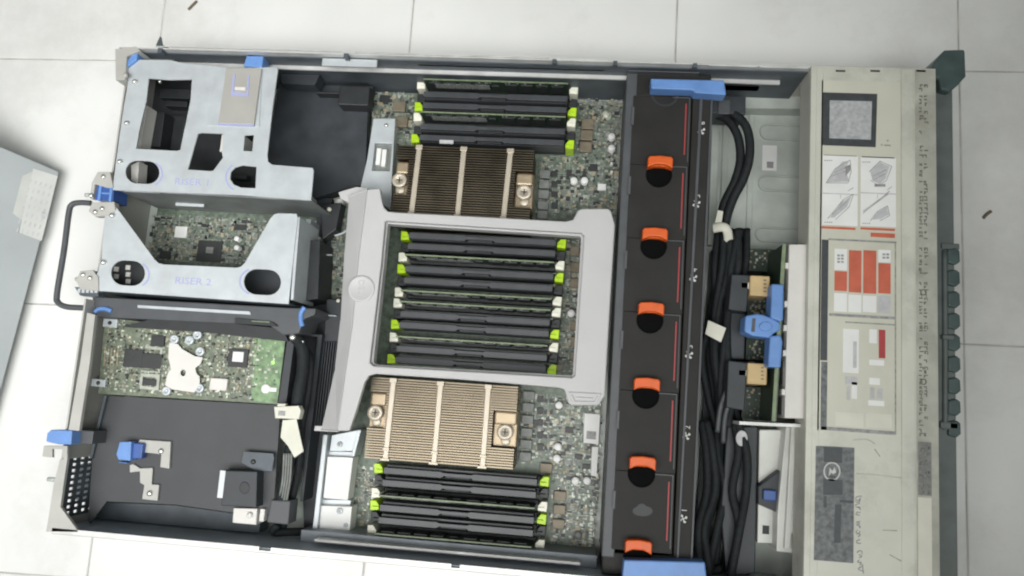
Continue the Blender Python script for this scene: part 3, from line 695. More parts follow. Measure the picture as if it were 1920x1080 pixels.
# inner lip, lower skirt and sloping duct side
q = MB()
inner2 = [(727, 420), (1086, 441), (1069, 702), (699, 681)]
q.prism(ats(hole, ZS-.001), ZS-.016, ZS-.0062, [[(p[0], p[1]) for p in ats([(724.5, 417), (1087, 440.5), (1090, 444), (1074, 701), (1071, 704), (702, 683), (697, 678), (716.5, 500)], ZS-.001)]])
q.build('inner_lip', 'shroud', sh)
q = MB()
cr = [(688, 355), (672, 480), (660, 610), (644, 720), (632, 808)]; ed = [(654, 368), (645, 480), (638, 600), (628, 690), (602, 806)]
vs = []
for (p, e2) in zip(cr, ed):
    t_ = at(*p, ZS-.0005); u = at(*e2, .062); vs += [(t_[0], t_[1], ZS-.0006), (u[0], u[1], .062), (u[0], u[1], .030), (t_[0], t_[1], .030)]
fc = []
for i in range(4):
    k = i*4
    for j in range(4): fc.append((k+j, k+4+j, k+4+(j+1) % 4, k+(j+1) % 4))
fc += [(3, 2, 1, 0), (16, 17, 18, 19)]
q._add(vs, [tuple(reversed(f_)) for f_ in fc]); q.pp([(634, 360), (668, 350), (690, 352), (690, 374), (652, 380), (638, 372)], .058, .05); q.pp([(590, 798), (634, 800), (634, 810), (588, 808)], .060, .055)
q.build('sloped_side', 'shroud', sh, .0008)
q = MB(); c_ = at(676, 541, .0775)
rr_ = .0120
q.lathe(*c_, [(rr_, .066), (rr_, .0755), (rr_-.0010, .0762), (rr_-.0020, .0762), (rr_-.0026, .0758), (.0001, .0758)], 40)
em = q.build('emblem_disc', 'shroud', sh)
q = MB()
for i, chh in enumerate('DELL'): pass
q.text('DELL', c_[0]-.0003, c_[1], .0760, .0074, math.radians(-85), .00035, sx=.95); q.build('emblem_letters', 'shroud', em)
q = MB()
q.pp([(1066, 735), (1128, 738), (1118, 757), (1074, 756)], ZS+.0016, ZS-.0002, [[(1072, 739), (1121, 742), (1114, 753), (1078, 752)]])
q.pp([(1080, 744), (1112, 746), (1110, 749), (1081, 747.5)], ZS+.0014, ZS-.0002)
q.build('grip_rib', 'shroud', sh, .0003)
q = MB()
for (x, y) in ((765, 418), (850, 424), (954, 430)): q.pb(x, y, x+12, y+4, .066, .060)
q.each('clip_tab', 'ivory', sh)

# ------------------------------------------------------------------ fan tray and fans
ft = thing('fan_tray', 'long black fan tray with blue latches crossing the server', 'fan tray', (.5, .21, .004))
q = MB()
xl = [at(1163, 135, .074)[0], at(1186, 135, .074)[0]]
q.pp([(1176, 132), (1196, 134), (1152, 1046), (1128, 1044)], .072, .006); q.build('side_rail', 'rail', ft, .001, label='grey rail along the rear side')
q = MB(); q.pp([(1300, 160), (1335, 164), (1298, 1066), (1262, 1060)], .073, .006); q.build('side_rail', 'fanblk', ft, .001, label='black rail printed with fan symbols')
q = MB(); q.pp([(1176, 132), (1312, 134), (1334, 140), (1332, 180), (1174, 180)], .0715, .006); q.pp([(1130, 1035), (1310, 1045), (1298, 1085), (1128, 1085)], .0712, .006); q.each('end_block', 'fanblk', ft, .001)
q = MB(); q.pb(1178, 131, 1312, 137, .0775, .070); q.build('end_strip', 'rail', ft, .0005)
q = MB(); q.pp([(1220, 147), (1358, 150), (1362, 178), (1302, 174), (1300, 169), (1221, 166)], .086, .0715); q.build('blue_latch', 'blue', ft, .0012, seg=3)
q = MB(); q.pp([(1170, 1050), (1322, 1054), (1326, 1092), (1166, 1090)], .086, .0712); q.build('blue_latch', 'blue', ft, .0012, seg=3)
q = MB(); q.pp([(1312, 185), (1318, 185), (1272, 1060), (1268, 1060)], .0745, .0725); q.pp([(1333, 185), (1337, 185), (1298, 1066), (1294, 1066)], .0745, .0725); q.each('rail_edge', 'rail', ft, .0003)
def fan_icon(q, x, y, r, z):
    for k in range(4):
        a0 = math.radians(20+90*k)
        P_ = [(x+r*.2*math.cos(a0), y+r*.2*math.sin(a0))]
        for (rr, da) in ((.75, -.28), (1., .05), (.95, .5), (.6, .45)): P_.append((x+r*rr*math.cos(a0+da), y+r*rr*math.sin(a0+da)))
        q.prism(P_, z-.0004, z+.0003)
    q.lathe(x, y, [(r*.24, z-.0003), (r*.24, z+.0004)], 10, smooth=False)
for i, (px, py) in enumerate(((1315, 245), (1306, 382), (1300, 521), (1292, 665), (1287, 817), (1281, 973))):
    q = MB(); x, y = at(px, py, .0736); fan_icon(q, x, y, .0036, .0735)
    q.text('654321'[i], x+.0008, y+.0068, .0735, .0062, math.radians(90), .0003); q.build('rail_print', 'whiteink', ft)
q = MB()
for y in (200, 330, 470, 620, 770, 920): q.pb(1185-(y-200)*.049, y, 1188-(y-200)*.049, y+34, .0745, .070)
q.each('rail_notch', 'rail', ft)
ZC = .0740
lines_ = [183, 312, 446, 583, 735, 886, 1040]
hd = [(1238, 305), (1228, 440), (1221, 580), (1213, 722), (1205, 870), (1197, 1027)]
names = ['just below the far blue latch', 'second down from the far blue latch', 'beside the upper corner of the grey frame', 'beside the lower corner of the grey frame', 'second up from the near blue latch', 'just above the near blue latch']
ysep = [at(1230, v, ZC)[1] for v in (180, 309.5, 448, 587, 735, 887, 1037)]
def xat(px, y0, py): return at(px, py, ZC)[0]
lY = [.4030, .3420, .2790, .2155, .1510, .0880, .0250]
for i in range(6):
    yt, yb = ysep[i]-.00015, ysep[i+1]+.00015
    xL = .4725; xR = .5225-.0004*i
    hx, hy = at(hd[i][0], hd[i][1]+2, .082)
    t = thing('fan_module', 'black fan module with orange pull tab, ' + names[i], 'fan', ((xL+xR)/2, (yt+yb)/2, .006), 'row of black fan modules with orange tabs')
    # lid with a half round finger well, shared between lids when the tab stands at the seam
    if i < 5:
        cy = yb+.0125; r = .0105
    wy = hy-.004; r = .0112
    ring = [(hx+r*math.cos(a), wy+r*.85*math.sin(a)) for a in [math.pi*(1+k/14) for k in range(15)]]
    ring = ring+[(hx+r, wy+.0035), (hx-r, wy+.0035)]
    inside = min(p[1] for p in ring) > yb+.001 and max(p[1] for p in ring) < yt-.001
    # cut the well out of whichever lid it falls on
    q = MB()
    def rect_minus(q, y0, y1, wells):
        q.prism([(xL, y0), (xR, y0), (xR, y1), (xL, y1)], .064, ZC, wells)
    wells = [ring] if inside else []
    rect_minus(q, yb, yt, wells)
    if not inside:
        pass
    lid = q.build('fan_lid', 'fanblk', t, .0003)
    q = MB(); q.box(xL+.002, yb+.002, .008, xR-.002, yt-.002, .0638); q.build('fan_body', 'slot', t)
    q = MB()
    # arched tab
    ro, ri = .0105, .0098
    top = [(hx-ro, hy-.004), (hx-ro, hy+.0045)] + [(hx-ro+.0015, hy+.0062), (hx, hy+.0070), (hx+ro-.0015, hy+.0062)] + [(hx+ro, hy+.0045), (hx+ro, hy-.004)]
    bot = [(hx+ro-.003, hy-.0022), (hx+.004, hy-.0008), (hx-.004, hy-.0008), (hx-ro+.003, hy-.0022)]
    q.prism(top+bot, ZC-.001, .0835); 
    q.prism([(hx-ro+.001, hy-.0030), (hx-ro+.001, hy+.0003), (hx, hy+.0018), (hx+ro-.001, hy+.0003), (hx+ro-.001, hy-.0030), (hx+.004, hy-.0016), (hx-.004, hy-.0016)], ZC-.001, .0795)
    q.build('pull_tab', 'orange', t, .0011, seg=3)
    if not inside: pass
    q = MB(); q.box(xR-.0050, yb+.010, ZC-.0002, xR-.0040, yt-.006, ZC+.0004); q.build('red_line', 'red', t)
    q = MB(); q.box(xR-.0020, yb+.004, ZC-.0002, xR-.0012, yt-.001, ZC+.0005); q.box(xR-.016, yt-.0012, ZC-.0002, xR-.0012, yt-.0003, ZC+.0006); q.build('lid_edge', 'rail', t)
    if i == 5:
        q = MB(); q.pp(ell(1205, 958, 19, 10, 22), ZC+.0003, ZC-.0003); q.pp(ell(1203, 952, 9, 8, 16), ZC+.0006, ZC-.0003); q.build('lid_mark', 'slot', t)
    if i == 0:
        q = MB(); q.pp(ring_arc(1247, 176, 26, 24, 10, 170, 4), ZC+.0004, ZC-.0003); q.build('lid_arc', 'slot', t)
    q = MB(); q.lathe(hx, wy-.0035, [(r, ZC-.0004), (r, ZC+.0008), (r-.0012, ZC+.0008), (r-.0014, ZC+.0001), (.001, ZC+.0001)], 26, smooth=False); q.build('finger_well_shade', 'well', t)  # near-black disc on the lid, stands for the shade in the well

# ------------------------------------------------------------------ risers
def stadium(cx, cy, w_, h_, tilt=0, n=10):
    r = h_/2; P_ = [(cx+(w_/2-r)+r*math.cos(a), cy+r*math.sin(a)) for a in [math.radians(-90+180*i/n) for i in range(n+1)]]
    P_ += [(cx-(w_/2-r)+r*math.cos(a), cy+r*math.sin(a)) for a in [math.radians(90+180*i/n) for i in range(n+1)]]
    t = math.radians(tilt)
    return [(cx+(x-cx)*math.cos(t)-(y-cy)*math.sin(t), cy+(x-cx)*math.sin(t)+(y-cy)*math.cos(t)) for x, y in P_]
ZR = .082
r1 = thing('riser_cage', 'upper pale steel riser cage with square windows and a grey clip', 'riser cage', (.1, .36, .0105), 'pale steel riser cages at the rear')
out1 = [(246, 116), (262, 112), (320, 113), (345, 119), (372, 121), (410, 125), (460, 127), (518, 126), (521, 130), (510, 210), (501, 290), (502, 303), (510, 309), (586, 315), (588, 320), (583, 376), (450, 366), (222, 357), (211, 356), (218, 300), (232, 200), (241, 150), (238, 148), (240, 120)]
h1 = [(279, 147), (318, 150), (360, 149), (357, 190), (338, 281), (332, 283), (255, 279), (262, 240), (274, 190)]
h2 = [(371, 251), (377, 249), (419, 251), (416, 285), (418, 296), (400, 320), (394, 321), (352, 318)]
h3 = [(459, 254), (476, 253), (473, 284), (456, 283)]
h4 = stadium(267, 323, 64, 43, 3)
h5 = [(481, 313), (479, 353), (452, 352), (438, 346), (431, 335), (433, 322), (441, 314), (455, 310)]
q = MB(); q.pp(out1, ZR, ZR-.0014, [h1, h2, h3, h4, h5]); pl = q.build('top_plate', 'zinclight', r1)
q = MB(); A = at(222, 357, ZR); B = at(583, 376, ZR)
q.prism([A, B, (B[0], B[1]+.001), (A[0], A[1]+.001)], .016, ZR-.0016)
q.build('side_plate', 'zincmid', r1)
q = MB(); q.pb(330, 376, 382, 388, .045, .044); q.pb(233, 358, 300, 362, .0835, .082); q.each('plate_tab', 'zinclight', r1)
q = MB(); q.pp(ring_arc(277, 326, 29, 25, -60, 60, 3), ZR+.0002, ZR-.0001); q.pp(ring_arc(452, 332, 30, 28, 120, 235, 3), ZR+.0002, ZR-.0001)
q.each('print_arc', 'lav', pl)
q = MB(); x, y = at(361, 342, ZR); q.text('RISER 1', x, y, ZR+.0001, .0085, 0, .0001, sx=1.25); q.build('plate_print', 'lav', pl)
q = MB(); q.pp([(407, 125), (492, 128), (486, 238), (388, 236)], ZR+.0009, ZR); q.build('clip_base', 'zinclight', pl, .0004)
q = MB(); q.pp([(424, 127), (490, 129), (476, 233), (409, 231)], ZR+.0035, ZR+.001); clp = q.build('slide_clip', 'clipgrey', r1, .0005)
q = MB(); zz = ZR+.0036
q.pp([(437, 139), (441, 139), (438, 173), (462, 175), (465, 141), (468, 141), (465, 181), (433, 179)], zz+.0004, zz-.0003); q.pp([(409, 231), (476, 233), (476, 236), (409, 234)], ZR+.0030, ZR+.001); q.each('clip_print', 'lav', clp)
q = MB(); q.pp([(440, 162), (461, 163), (460, 169), (439, 168)], zz+.002, zz-.0003); q.build('clip_bump', 'white', clp, .0005)
q = MB(); q.pp([(463, 101), (494, 103), (491, 126), (456, 124)], .080, .066); q.build('blue_latch', 'blue', r1, .001)
q = MB(); q.pp([(416, 252), (458, 254), (452, 286), (412, 284)], .064, .02, m=0)
for k in range(4): q.pb(424+k*8, 254, 427+k*8, 284, .066, .064, 0)
q.build('card_bracket', 'white', r1)
q = MB(); q.pp([(270, 200), (277, 198), (262, 282), (254, 280)], .066, .05); q.pp([(246, 310), (261, 302), (258, 345), (246, 338)], .064, .05); q.each('slot_cover', 'white', r1)
q = MB()
for p in ((253, 153), (238, 231), (225, 303)): screw(q, *at(*p, ZR+.001), ZR+.0014, .0021, .0016)
screw(q, *at(300, 153, .07), .07, .0017); q.each('rivet', 'steel', r1)
# dark slots and sockets inside the upper cage
q = MB(); q.pp([(262, 150), (500, 140), (490, 360), (228, 350)], .024, .0108); q.pb(300, 165, 355, 185, .034, .024); q.pb(310, 188, 350, 200, .036, .024); q.pb(440, 326, 462, 336, .034, .024); q.pb(290, 210, 300, 275, .05, .024); q.pb(308, 215, 340, 280, .032, .024)
q.build('riser_socket', 'slot', r1, .0006)
q = MB(); q.pp([(528, 128), (600, 132), (590, 160), (528, 156)], .045, .03); q.build('riser_foot', 'black', r1)

r2 = thing('riser_cage', 'lower pale steel riser cage with a wide cutout over green circuitry', 'riser cage', (.1, .245, .0105), 'pale steel riser cages at the rear')
out2 = [(178, 388), (200, 380), (213, 384), (222, 394), (290, 487), (298, 494), (308, 496), (444, 502), (452, 500), (459, 493), (507, 410), (514, 402), (522, 400), (556, 401), (558, 408), (548, 500), (541, 570), (480, 566), (300, 553), (180, 545), (175, 538), (180, 520), (190, 490), (197, 400)]
q = MB(); q.pp(out2, ZR, ZR-.0014, [stadium(240, 512, 64, 47, 3), stadium(492, 529, 70, 48, 3)]); pl2 = q.build('top_plate', 'zinclight', r2)
q = MB(); A = at(180, 545, ZR); B = at(541, 570, ZR); q.prism([A, B, (B[0], B[1]+.001), (A[0], A[1]+.001)], .016, ZR-.0016)
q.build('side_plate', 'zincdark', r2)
q = MB(); q.pp([(556, 407), (562, 407), (550, 562), (545, 562)], .0805, .03); q.pb(574, 411, 579, 447, .04, .0105); q.build('edge_strip', 'zinclight', r2)
q = MB(); q.pp([(566, 450), (600, 450), (596, 560), (552, 566)], .05, .0107); q.build('riser_socket', 'slot', r2, .0006)
q = MB(); q.pp(ring_arc(250, 515, 31, 26, -55, 55, 3), ZR+.0002, ZR-.0001); q.pp(ring_arc(484, 528, 36, 28, 120, 240, 3), ZR+.0002, ZR-.0001)
q.each('print_arc', 'lav', pl2)
q = MB(); x, y = at(362, 528, ZR); q.text('RISER 2', x, y, ZR+.0001, .0085, 0, .0001, sx=1.25); q.build('plate_print', 'lav', pl2)
q = MB()
for p in ((210, 404), (194, 492)): screw(q, *at(*p, ZR+.001), ZR+.0014, .0023, .0016)
q.each('rivet', 'steel', r2)
q = MB(); q.pp(stadium(240, 512, 76, 60, 3), .058, .057)
for i, p in enumerate(((214, 500), (214, 514), (236, 497), (236, 510), (236, 523))): q.pb(p[0], p[1], p[0]+7, p[1]+9, .0592, .058, 1)
q.build('slot_cover', ['slot', 'white'], r2)
q = MB(); q.pp(stadium(492, 529, 84, 60, 3), .050, .049); q.build('slot_cover', 'black', r2)
# rear hinge lobes
for r_, scr, pts in ((r1, ((193, 331), (170, 366)), [(183, 322), (206, 322), (212, 352), (200, 352), (178, 345), (174, 372), (168, 372), (172, 342)]),
                     (r2, ((191, 391), (178, 397)), [(172, 380), (214, 378), (216, 394), (200, 404), (178, 406), (166, 396)]),
                     (r2, ((155, 515), (168, 521)), [(150, 508), (174, 506), (184, 520), (184, 546), (150, 542), (142, 526)])):
    q = MB(); q.pp(pts, .0835, .076); q.build('hinge_lobe', 'flange', r_, .0005)
    q = MB()
    for p in scr: screw(q, *at(*p, .0845), .0843, .0021, .0012)
    q.each('rivet', 'steel', r_)
q = MB(); q.pp([(183, 346), (214, 348), (212, 376), (178, 374)], .0815, .06); q.pp([(186, 346), (191, 346), (187, 376), (182, 376)], .083, .081, m=1); q.pp([(206, 348), (211, 348), (208, 378), (203, 378)], .083, .081, m=1); q.pb(190, 360, 206, 364, .0835, .081, 1)
q.build('blue_latch', ['bluedark', 'blue'], r2, .0004)
q = MB(); q.pp([(140, 538), (184, 540), (184, 556), (150, 554)], .080, .07)
for k in range(5): q.pb(146+k*8, 541, 150+k*8, 549, .0815, .080, 1)
q.build('spring_clip', ['zincdark', 'zinclight'], r2)

# card holder between the cages and the daughter card
hb = thing('card_holder', 'black bar shaped card holder with blue touch points below the lower cage', 'card holder', (.1, .19, .0105))
q = MB(); q.pp([(172, 556), (545, 577), (592, 578), (590, 590), (570, 598), (560, 625), (530, 628), (505, 610), (180, 594)], .070, .030)
q.build('holder_bar', 'rail', hb, .001); 
q = MB(); q.pp([(258, 572), (468, 584), (470, 590), (258, 577)], .0712, .069); q.build('light_rib', 'zinclight', hb)
q = MB(); q.pp([(300, 594), (530, 616), (540, 640), (380, 622), (230, 612)], .066, .036); q.pp([(440, 596), (510, 604), (520, 612), (440, 606)], .0725, .07); q.each('lower_rail', 'slot', hb)
q = MB(); q.pp([(472, 601), (505, 603), (505, 605), (472, 603)], .073, .0722); q.build('green_rib', 'pcbedge', hb)
q = MB(); q.ptube([(178, 585, .0705), (186, 580, .0705), (198, 579, .0705), (209, 583, .0705)], .0022, 10); q.build('blue_touchpoint', 'blue', hb)
q = MB(); q.ptube([(571, 576, .0705), (565, 586, .0705), (564, 600, .0705), (567, 612, .0705)], .0022, 10); q.build('blue_touchpoint', 'blue', hb)
q = MB(); screw(q, *at(548, 632, .065), .064, .003, .002); q.pb(556, 638, 568, 648, .064, .060); q.build('latch_stub', 'steel', hb, .0004)

ZN = .056
nd = thing('daughter_card', 'small green circuit card with a pale metal plate, above the black bay cover', 'circuit card', (.09, .15, .03))
q = MB(); npx = [(196, 596), (536, 630), (520, 758), (184, 738)]; q.pp(npx, ZN, ZN-.0016); q.build('card_board', ['ndc'], nd)
q = MB(); q.pp([(478, 628), (535, 634), (520, 757), (470, 752)], ZN+.0001, ZN-.0003); nb = q.build('bare_patch', 'pcbgreen', nd)
q = MB(); rn = random.Random(21)
pa = ats(npx, ZN)
for k in range(1250):
    u, v = rn.uniform(.01, .97), rn.uniform(.02, .97)
    if u > .86 and rn.random() < .75: continue
    px_ = (196+(536-196)*u)*(1-v)+(184+(520-184)*u)*v; py_ = (596+34*u)*(1-v)+(738+20*u)*v
    x, y = at(px_, py_, ZN); w_ = rn.uniform(.0006, .0028); h_ = rn.uniform(.0006, .0024)
    q.box(x, y, ZN-.0003, x+w_, y+h_, ZN+rn.uniform(.0003, .0014), rn.choices(range(5), (5, 3, 5, 3, 5))[0])
o = q.build('small_components', ['smdlight', 'smdtan', 'chip', 'smdgrey', 'smdbright'], nd); o['kind'] = 'stuff'
for c in ((234, 654, 264, 690), (268, 662, 300, 692), (430, 653, 462, 690), (284, 628, 306, 650), (268, 710, 292, 724)): chip(*c, h=.0026, par=nd, z=ZN)
chip(437, 659, 455, 679, h=.0030, m='paper', par=nd, z=ZN, name='chip_label')
q = MB(); q.pp([(264, 700), (300, 702), (297, 732), (262, 729)], ZN+.002, ZN, [[(268, 706), (292, 708), (290, 726), (266, 723)]]); q.pp([(264, 694), (300, 697), (300, 699), (264, 697)], ZN+.002, ZN); q.pp([(272, 648), (305, 652), (302, 694), (298, 694), (300, 656), (272, 653)], ZN+.0018, ZN); q.build('solder_frame', 'smdlight', nd)
q = MB()
for k in range(5): q.pp([(197+k*6, 652), (199+k*6, 652), (196+k*6, 686), (194+k*6, 686)], ZN+.0008, ZN)
q.build('pin_row', 'smdtan', nd)
q = MB(); q.pp([(317, 642), (333, 645), (342, 655), (366, 668), (380, 670), (376, 682), (366, 690), (368, 700), (374, 706), (374, 720), (364, 736), (322, 730), (309, 722), (314, 700), (320, 692), (315, 670)], ZN+.0042, ZN+.0030, [ell(343, 699, 5, 6, 14)]); hp = q.build('metal_plate', 'white', nd, .0003)
q = MB()
for p in ((312, 733), (374, 728), (375, 659), (370, 628), (355, 638), (327, 636)):
    x, y = at(*p, ZN+.003); q.lathe(x, y, [(.0042, ZN), (.0042, ZN+.0035), (.0036, ZN+.004), (.0016, ZN+.004), (.0014, ZN+.0025)], 18)
q.each('standoff', 'zinclight', nd)
q = MB(); q.pb(394, 708, 424, 733, ZN+.004, ZN); q.build('white_cap', 'white', nd, .001, seg=3)
q = MB(); q.lathe(*at(499, 729, ZN), [(.0042, ZN), (.0042, ZN+.0012), (.0036, ZN+.0016)], 18); q.pb(499, 726, 518, 735, ZN+.0008, ZN); q.build('ground_pad', 'paper', nd)
q = MB(); q.lathe(*at(512, 680, ZN), [(.0013, ZN), (.0013, ZN+.0009), (.0008, ZN+.0012)], 12); q.build('status_lamp', 'led', nd)
for p in ((194, 597, 218, 614), (172, 710, 196, 726)):
    q = MB(); q.pb(*p, ZN+.003, ZN-.001); screw(q, *at((p[0]+p[2])/2, (p[1]+p[3])/2, ZN+.003), ZN+.0032, .0019, .0006, 1); q.build('card_ear', ['zinclight', 'chip'], nd, .0004)
q = MB(); q.pp([(538, 635), (552, 636), (534, 775), (518, 774)], ZN+.006, ZN-.012); q.build('edge_connector', 'black', nd, .0006)

# power bay cover
pc = thing('bay_cover', 'flat black insulating cover over the power bay with blue catch', 'bay cover', (.1, .06, .03))
q = MB(); q.pp([(200, 742), (526, 760), (520, 850), (512, 966), (430, 960), (330, 946), (200, 940), (168, 986), (165, 975), (176, 820), (190, 800)], .055, .0535); q.build('black_sheet', 'sheet', pc)
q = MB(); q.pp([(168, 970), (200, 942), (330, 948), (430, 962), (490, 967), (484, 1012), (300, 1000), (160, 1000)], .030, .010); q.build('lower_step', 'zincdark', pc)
q = MB(); q.pp([(262, 824), (320, 828), (317, 879), (300, 876), (302, 852), (266, 848), (258, 860), (238, 858)], .058, .0552); q.pp([(243, 872), (250, 870), (262, 878), (286, 877), (284, 908), (298, 909), (295, 939), (266, 936), (270, 910), (262, 905), (262, 884), (243, 886)], .0575, .0552)
br = q.each('metal_bracket', 'flange', pc, .0005)
q = MB(); screw(q, *at(302, 846, .0585), .058, .0026, .002); screw(q, *at(281, 925, .058), .0578, .0026, .002); q.each('screw', 'steel', br)
q = MB(); q.pp([(224, 829), (246, 828), (244, 864), (222, 862), (218, 852)], .066, .0552); q.pb(222, 866, 238, 869, .06, .0552); q.build('blue_catch', 'blue', pc, .001)
q = MB(); q.pp([(247, 830), (268, 832), (265, 860), (244, 860)], .063, .0552); q.build('catch_body', 'bluedark', pc, .0008)
q = MB(); q.pp([(456, 846), (512, 850), (514, 858), (510, 884), (478, 882), (452, 868)], .062, .0605); screw(q, *at(474, 866, .063), .0622, .0022, .0012, 1); q.build('metal_bracket', ['zincdark', 'chip'], pc, .0004)
q = MB(); q.pp([(420, 882), (482, 884), (480, 952), (414, 948)], .070, .0552); q.pp(ell(458, 915, 10, 12, 16), .0705, .069, m=1); sw = q.build('lid_switch', ['black', 'slot'], pc, .0008)
q = MB(); q.pb(413, 882, 417, 934, .0705, .056); q.pb(411, 912, 428, 934, .069, .056); q.build('switch_bracket', 'zinclight', sw)
q = MB(); q.pp([(438, 953), (482, 954), (480, 984), (436, 980)], .06, .045); screw(q, *at(468, 966, .061), .0608, .0026, .0014); q.pb(488, 954, 494, 978, .06, .045); q.build('metal_tab', 'white', pc, .0003)
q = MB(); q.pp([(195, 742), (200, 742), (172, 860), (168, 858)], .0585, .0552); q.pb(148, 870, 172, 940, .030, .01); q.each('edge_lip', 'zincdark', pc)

# ------------------------------------------------------------------ cables
def cable(label, tubes, r, cat='cable', mname='cable', grp=None, name='cable_bundle'):
    q = MB()
    for t in tubes: q.ptube(t, r, 10)
    return tag(q.build(name, mname), label, cat, grp)
cable('thick black cable pair arching from the far blue latch down beside the fans', [
    [(1350, 198, .040), (1375, 212, .046), (1400, 240, .050), (1406, 285, .050), (1396, 330, .048), (1375, 372, .044), (1362, 410, .040), (1356, 450, .036)],
    [(1342, 215, .036), (1366, 226, .040), (1384, 258, .043), (1388, 300, .043), (1378, 340, .042), (1358, 382, .038), (1350, 420, .034), (1346, 455, .032)]], .0040, name='power_cable')
q = MB(); q.pb(1330, 178, 1398, 214, .050, .02); q.pb(1347, 186, 1369, 214, .0515, .0501, 1)
tag(q.build('cable_plug', ['black', 'rail'], bevel=.001), 'black square plug under the far blue latch', 'plug')
rn = random.Random(9)
tb = []
for k in range(9):
    x = 1332+k*6.5; z = .026+rn.uniform(0, .022)
    tb.append([(x+rn.uniform(10, 26), 430, z), (x+rn.uniform(6, 18), 500, z+.006), (x+rn.uniform(-6, 12), 580, z), (x-8+rn.uniform(-8, 8), 660, z+.004), (x-6+rn.uniform(-8, 10), 740, z), (x-4+rn.uniform(-8, 18), 800, z)])
cable('tangle of black cables between the fans and the drive backplane', tb, .0032)
tb = []
for k in range(11):
    x = 1322+k*8.2; z = .018+rn.uniform(0, .026)
    tb.append([(x+rn.uniform(-8, 8), 790, z), (x+rn.uniform(-12, 14), 850, z+.005), (x+rn.uniform(-10, 12), 920, z), (x+rn.uniform(-16, 10), 990, z+.004), (x+rn.uniform(-16, 8), 1075, z), (x+rn.uniform(-16, 8), 1110, z)])
cable('mass of black cables at the near end beside the lowest fan', tb, .0036)
cable('thin grey cable pair crossing the black tangle beside the backplane', [[(1392, 690, .052), (1370, 720, .055), (1352, 760, .052), (1345, 810, .048)], [(1400, 700, .050), (1376, 735, .053), (1360, 780, .05), (1356, 830, .045)]], .0022, mname='rail')
q = MB(); q.pp([(1334, 470), (1386, 462), (1372, 600), (1340, 700), (1364, 800), (1360, 900), (1330, 990), (1330, 1090), (1300, 1090), (1318, 800), (1322, 640)], .016, .0046); q.build('shade_undersheet', 'black', ch)  # added black sheet, darkens the gaps under the cables
q = MB(); q.pp([(1364, 800), (1421, 800), (1416, 1075), (1362, 1080), (1352, 960)], .038, .030); q.pp([(1422, 912), (1448, 892), (1474, 874), (1474, 968), (1450, 958), (1422, 946)], .044, .03)
tag(q.build('cable_cover', 'black', bevel=.001), 'flat black plastic cable cover at the near front inside corner', 'cable cover')
q = MB(); q.pp([(1328, 600), (1362, 615), (1352, 642), (1322, 626)], .058, .0565)
tag(q.build('cable_tag', 'tag', bevel=.0005), 'pale cream tag tilted on the black cables beside the fourth fan', 'cable tag')
q = MB(); q.pp(ell(1391, 822, 11, 15, 18), .050, .0485)
tag(q.build('cable_tag', 'paleink', bevel=.0005), 'small whitish tag on the black cables below the backplane', 'cable tag')
q = MB(); q.ptube([(1337, 428, .05), (1356, 426, .053), (1364, 434, .052), (1366, 452, .046)], .0028, 10, flat=(.0042, .0018)); q.pp([(1346, 394, ), (1356, 396), (1352, 424), (1340, 420)], .05, .045)
tag(q.build('cable_clip', 'tag'), 'cream plastic clip gathering the arching cables', 'cable clip')
q = MB(); q.pb(1432, 918, 1456, 940, .048, .0441); tag(q.build('cable_plug', 'bluedark', bevel=.001), 'small blue plug beside the front cover at the near end', 'plug')
# rear cable with its tags
ck = thing('signal_cable', 'black cable with white tag running beside the bay cover', 'cable', (.19, .07, .02))
q = MB(); q.ptube([(548, 628, .058), (566, 650, .060), (568, 690, .060), (560, 740, .062), (552, 800, .060), (540, 870, .056), (528, 940, .054)], .0056, 12); q.ptube([(556, 640, .05), (580, 670, .052), (578, 730, .052), (566, 800, .05), (556, 900, .045), (530, 990, .04)], .0036, 10); q.build('black_cable', 'cable', ck)
q = MB()
for k in range(4): q.ptube([(533+k*4.6, 850, .0655), (530+k*4.6, 900, .061), (523+k*4.6, 940, .058)], .0010, 8)
q.build('ribbon_strands', 'smdgrey', ck)
q = MB(); q.pp([(514, 763), (560, 761), (564, 770), (560, 786), (516, 784)], .0745, .066); q.pb(522, 770, 534, 780, .0749, .0746, 1); q.pp([(520, 757), (536, 757), (534, 762), (520, 762)], .073, .068); q.build('wrap_tag', ['tag', 'greyink'], ck, .0015, seg=3)
q = MB(); q.pp([(530, 788), (556, 786), (560, 806), (569, 846), (552, 858), (540, 836), (526, 820)], .073, .0722); q.build('flag_tag', 'tag', ck)
q = MB(); q.pp([(508, 937), (544, 939), (540, 984), (500, 980)], .060, .04); q.build('cable_plug', 'rail', ck, .001)
q = MB(); q.ptube([(520, 984, .05), (512, 1005, .046), (540, 1022, .04), (580, 1024, .03), (640, 1028, .02)], .0036, 10); q.build('cable_tail', 'cable', ck)

# ------------------------------------------------------------------ drive backplane
bp = thing('drive_backplane', 'upright drive backplane with white connectors and a blue handle', 'backplane', (.595, .21, .004))
q = MB(); q.pp([(1467, 458), (1476, 458), (1456, 790), (1446, 790)], .078, .006); bb = q.build('backplane_board', 'darkpcb', bp)
q = MB(); q.pp([(1467, 458), (1474, 458), (1454, 790), (1447, 790)], .0786, .0781); q.build('board_edge', 'pcbedge', bb)
q = MB(); q.pp([(1480, 458), (1520, 458), (1510, 785), (1471, 784)], .080, .030); wb = q.build('connector_housing', 'white', bp, .0008)
for k, y in enumerate((498, 570, 615, 662, 735)):
    q = MB(); xo = -(y-458)*.028; q.pb(1474+xo, y-6, 1484+xo, y+6, .079, .04); q.build('housing_tooth', 'white', wb, .0005)
q = MB()
for y0, y1 in ((468, 492), (508, 545), (580, 606), (624, 652), (676, 722), (745, 778)):
    xo = -(y0-458)*.03; q.pb(1475+xo, y0, 1481+xo, y1, .074, .03)
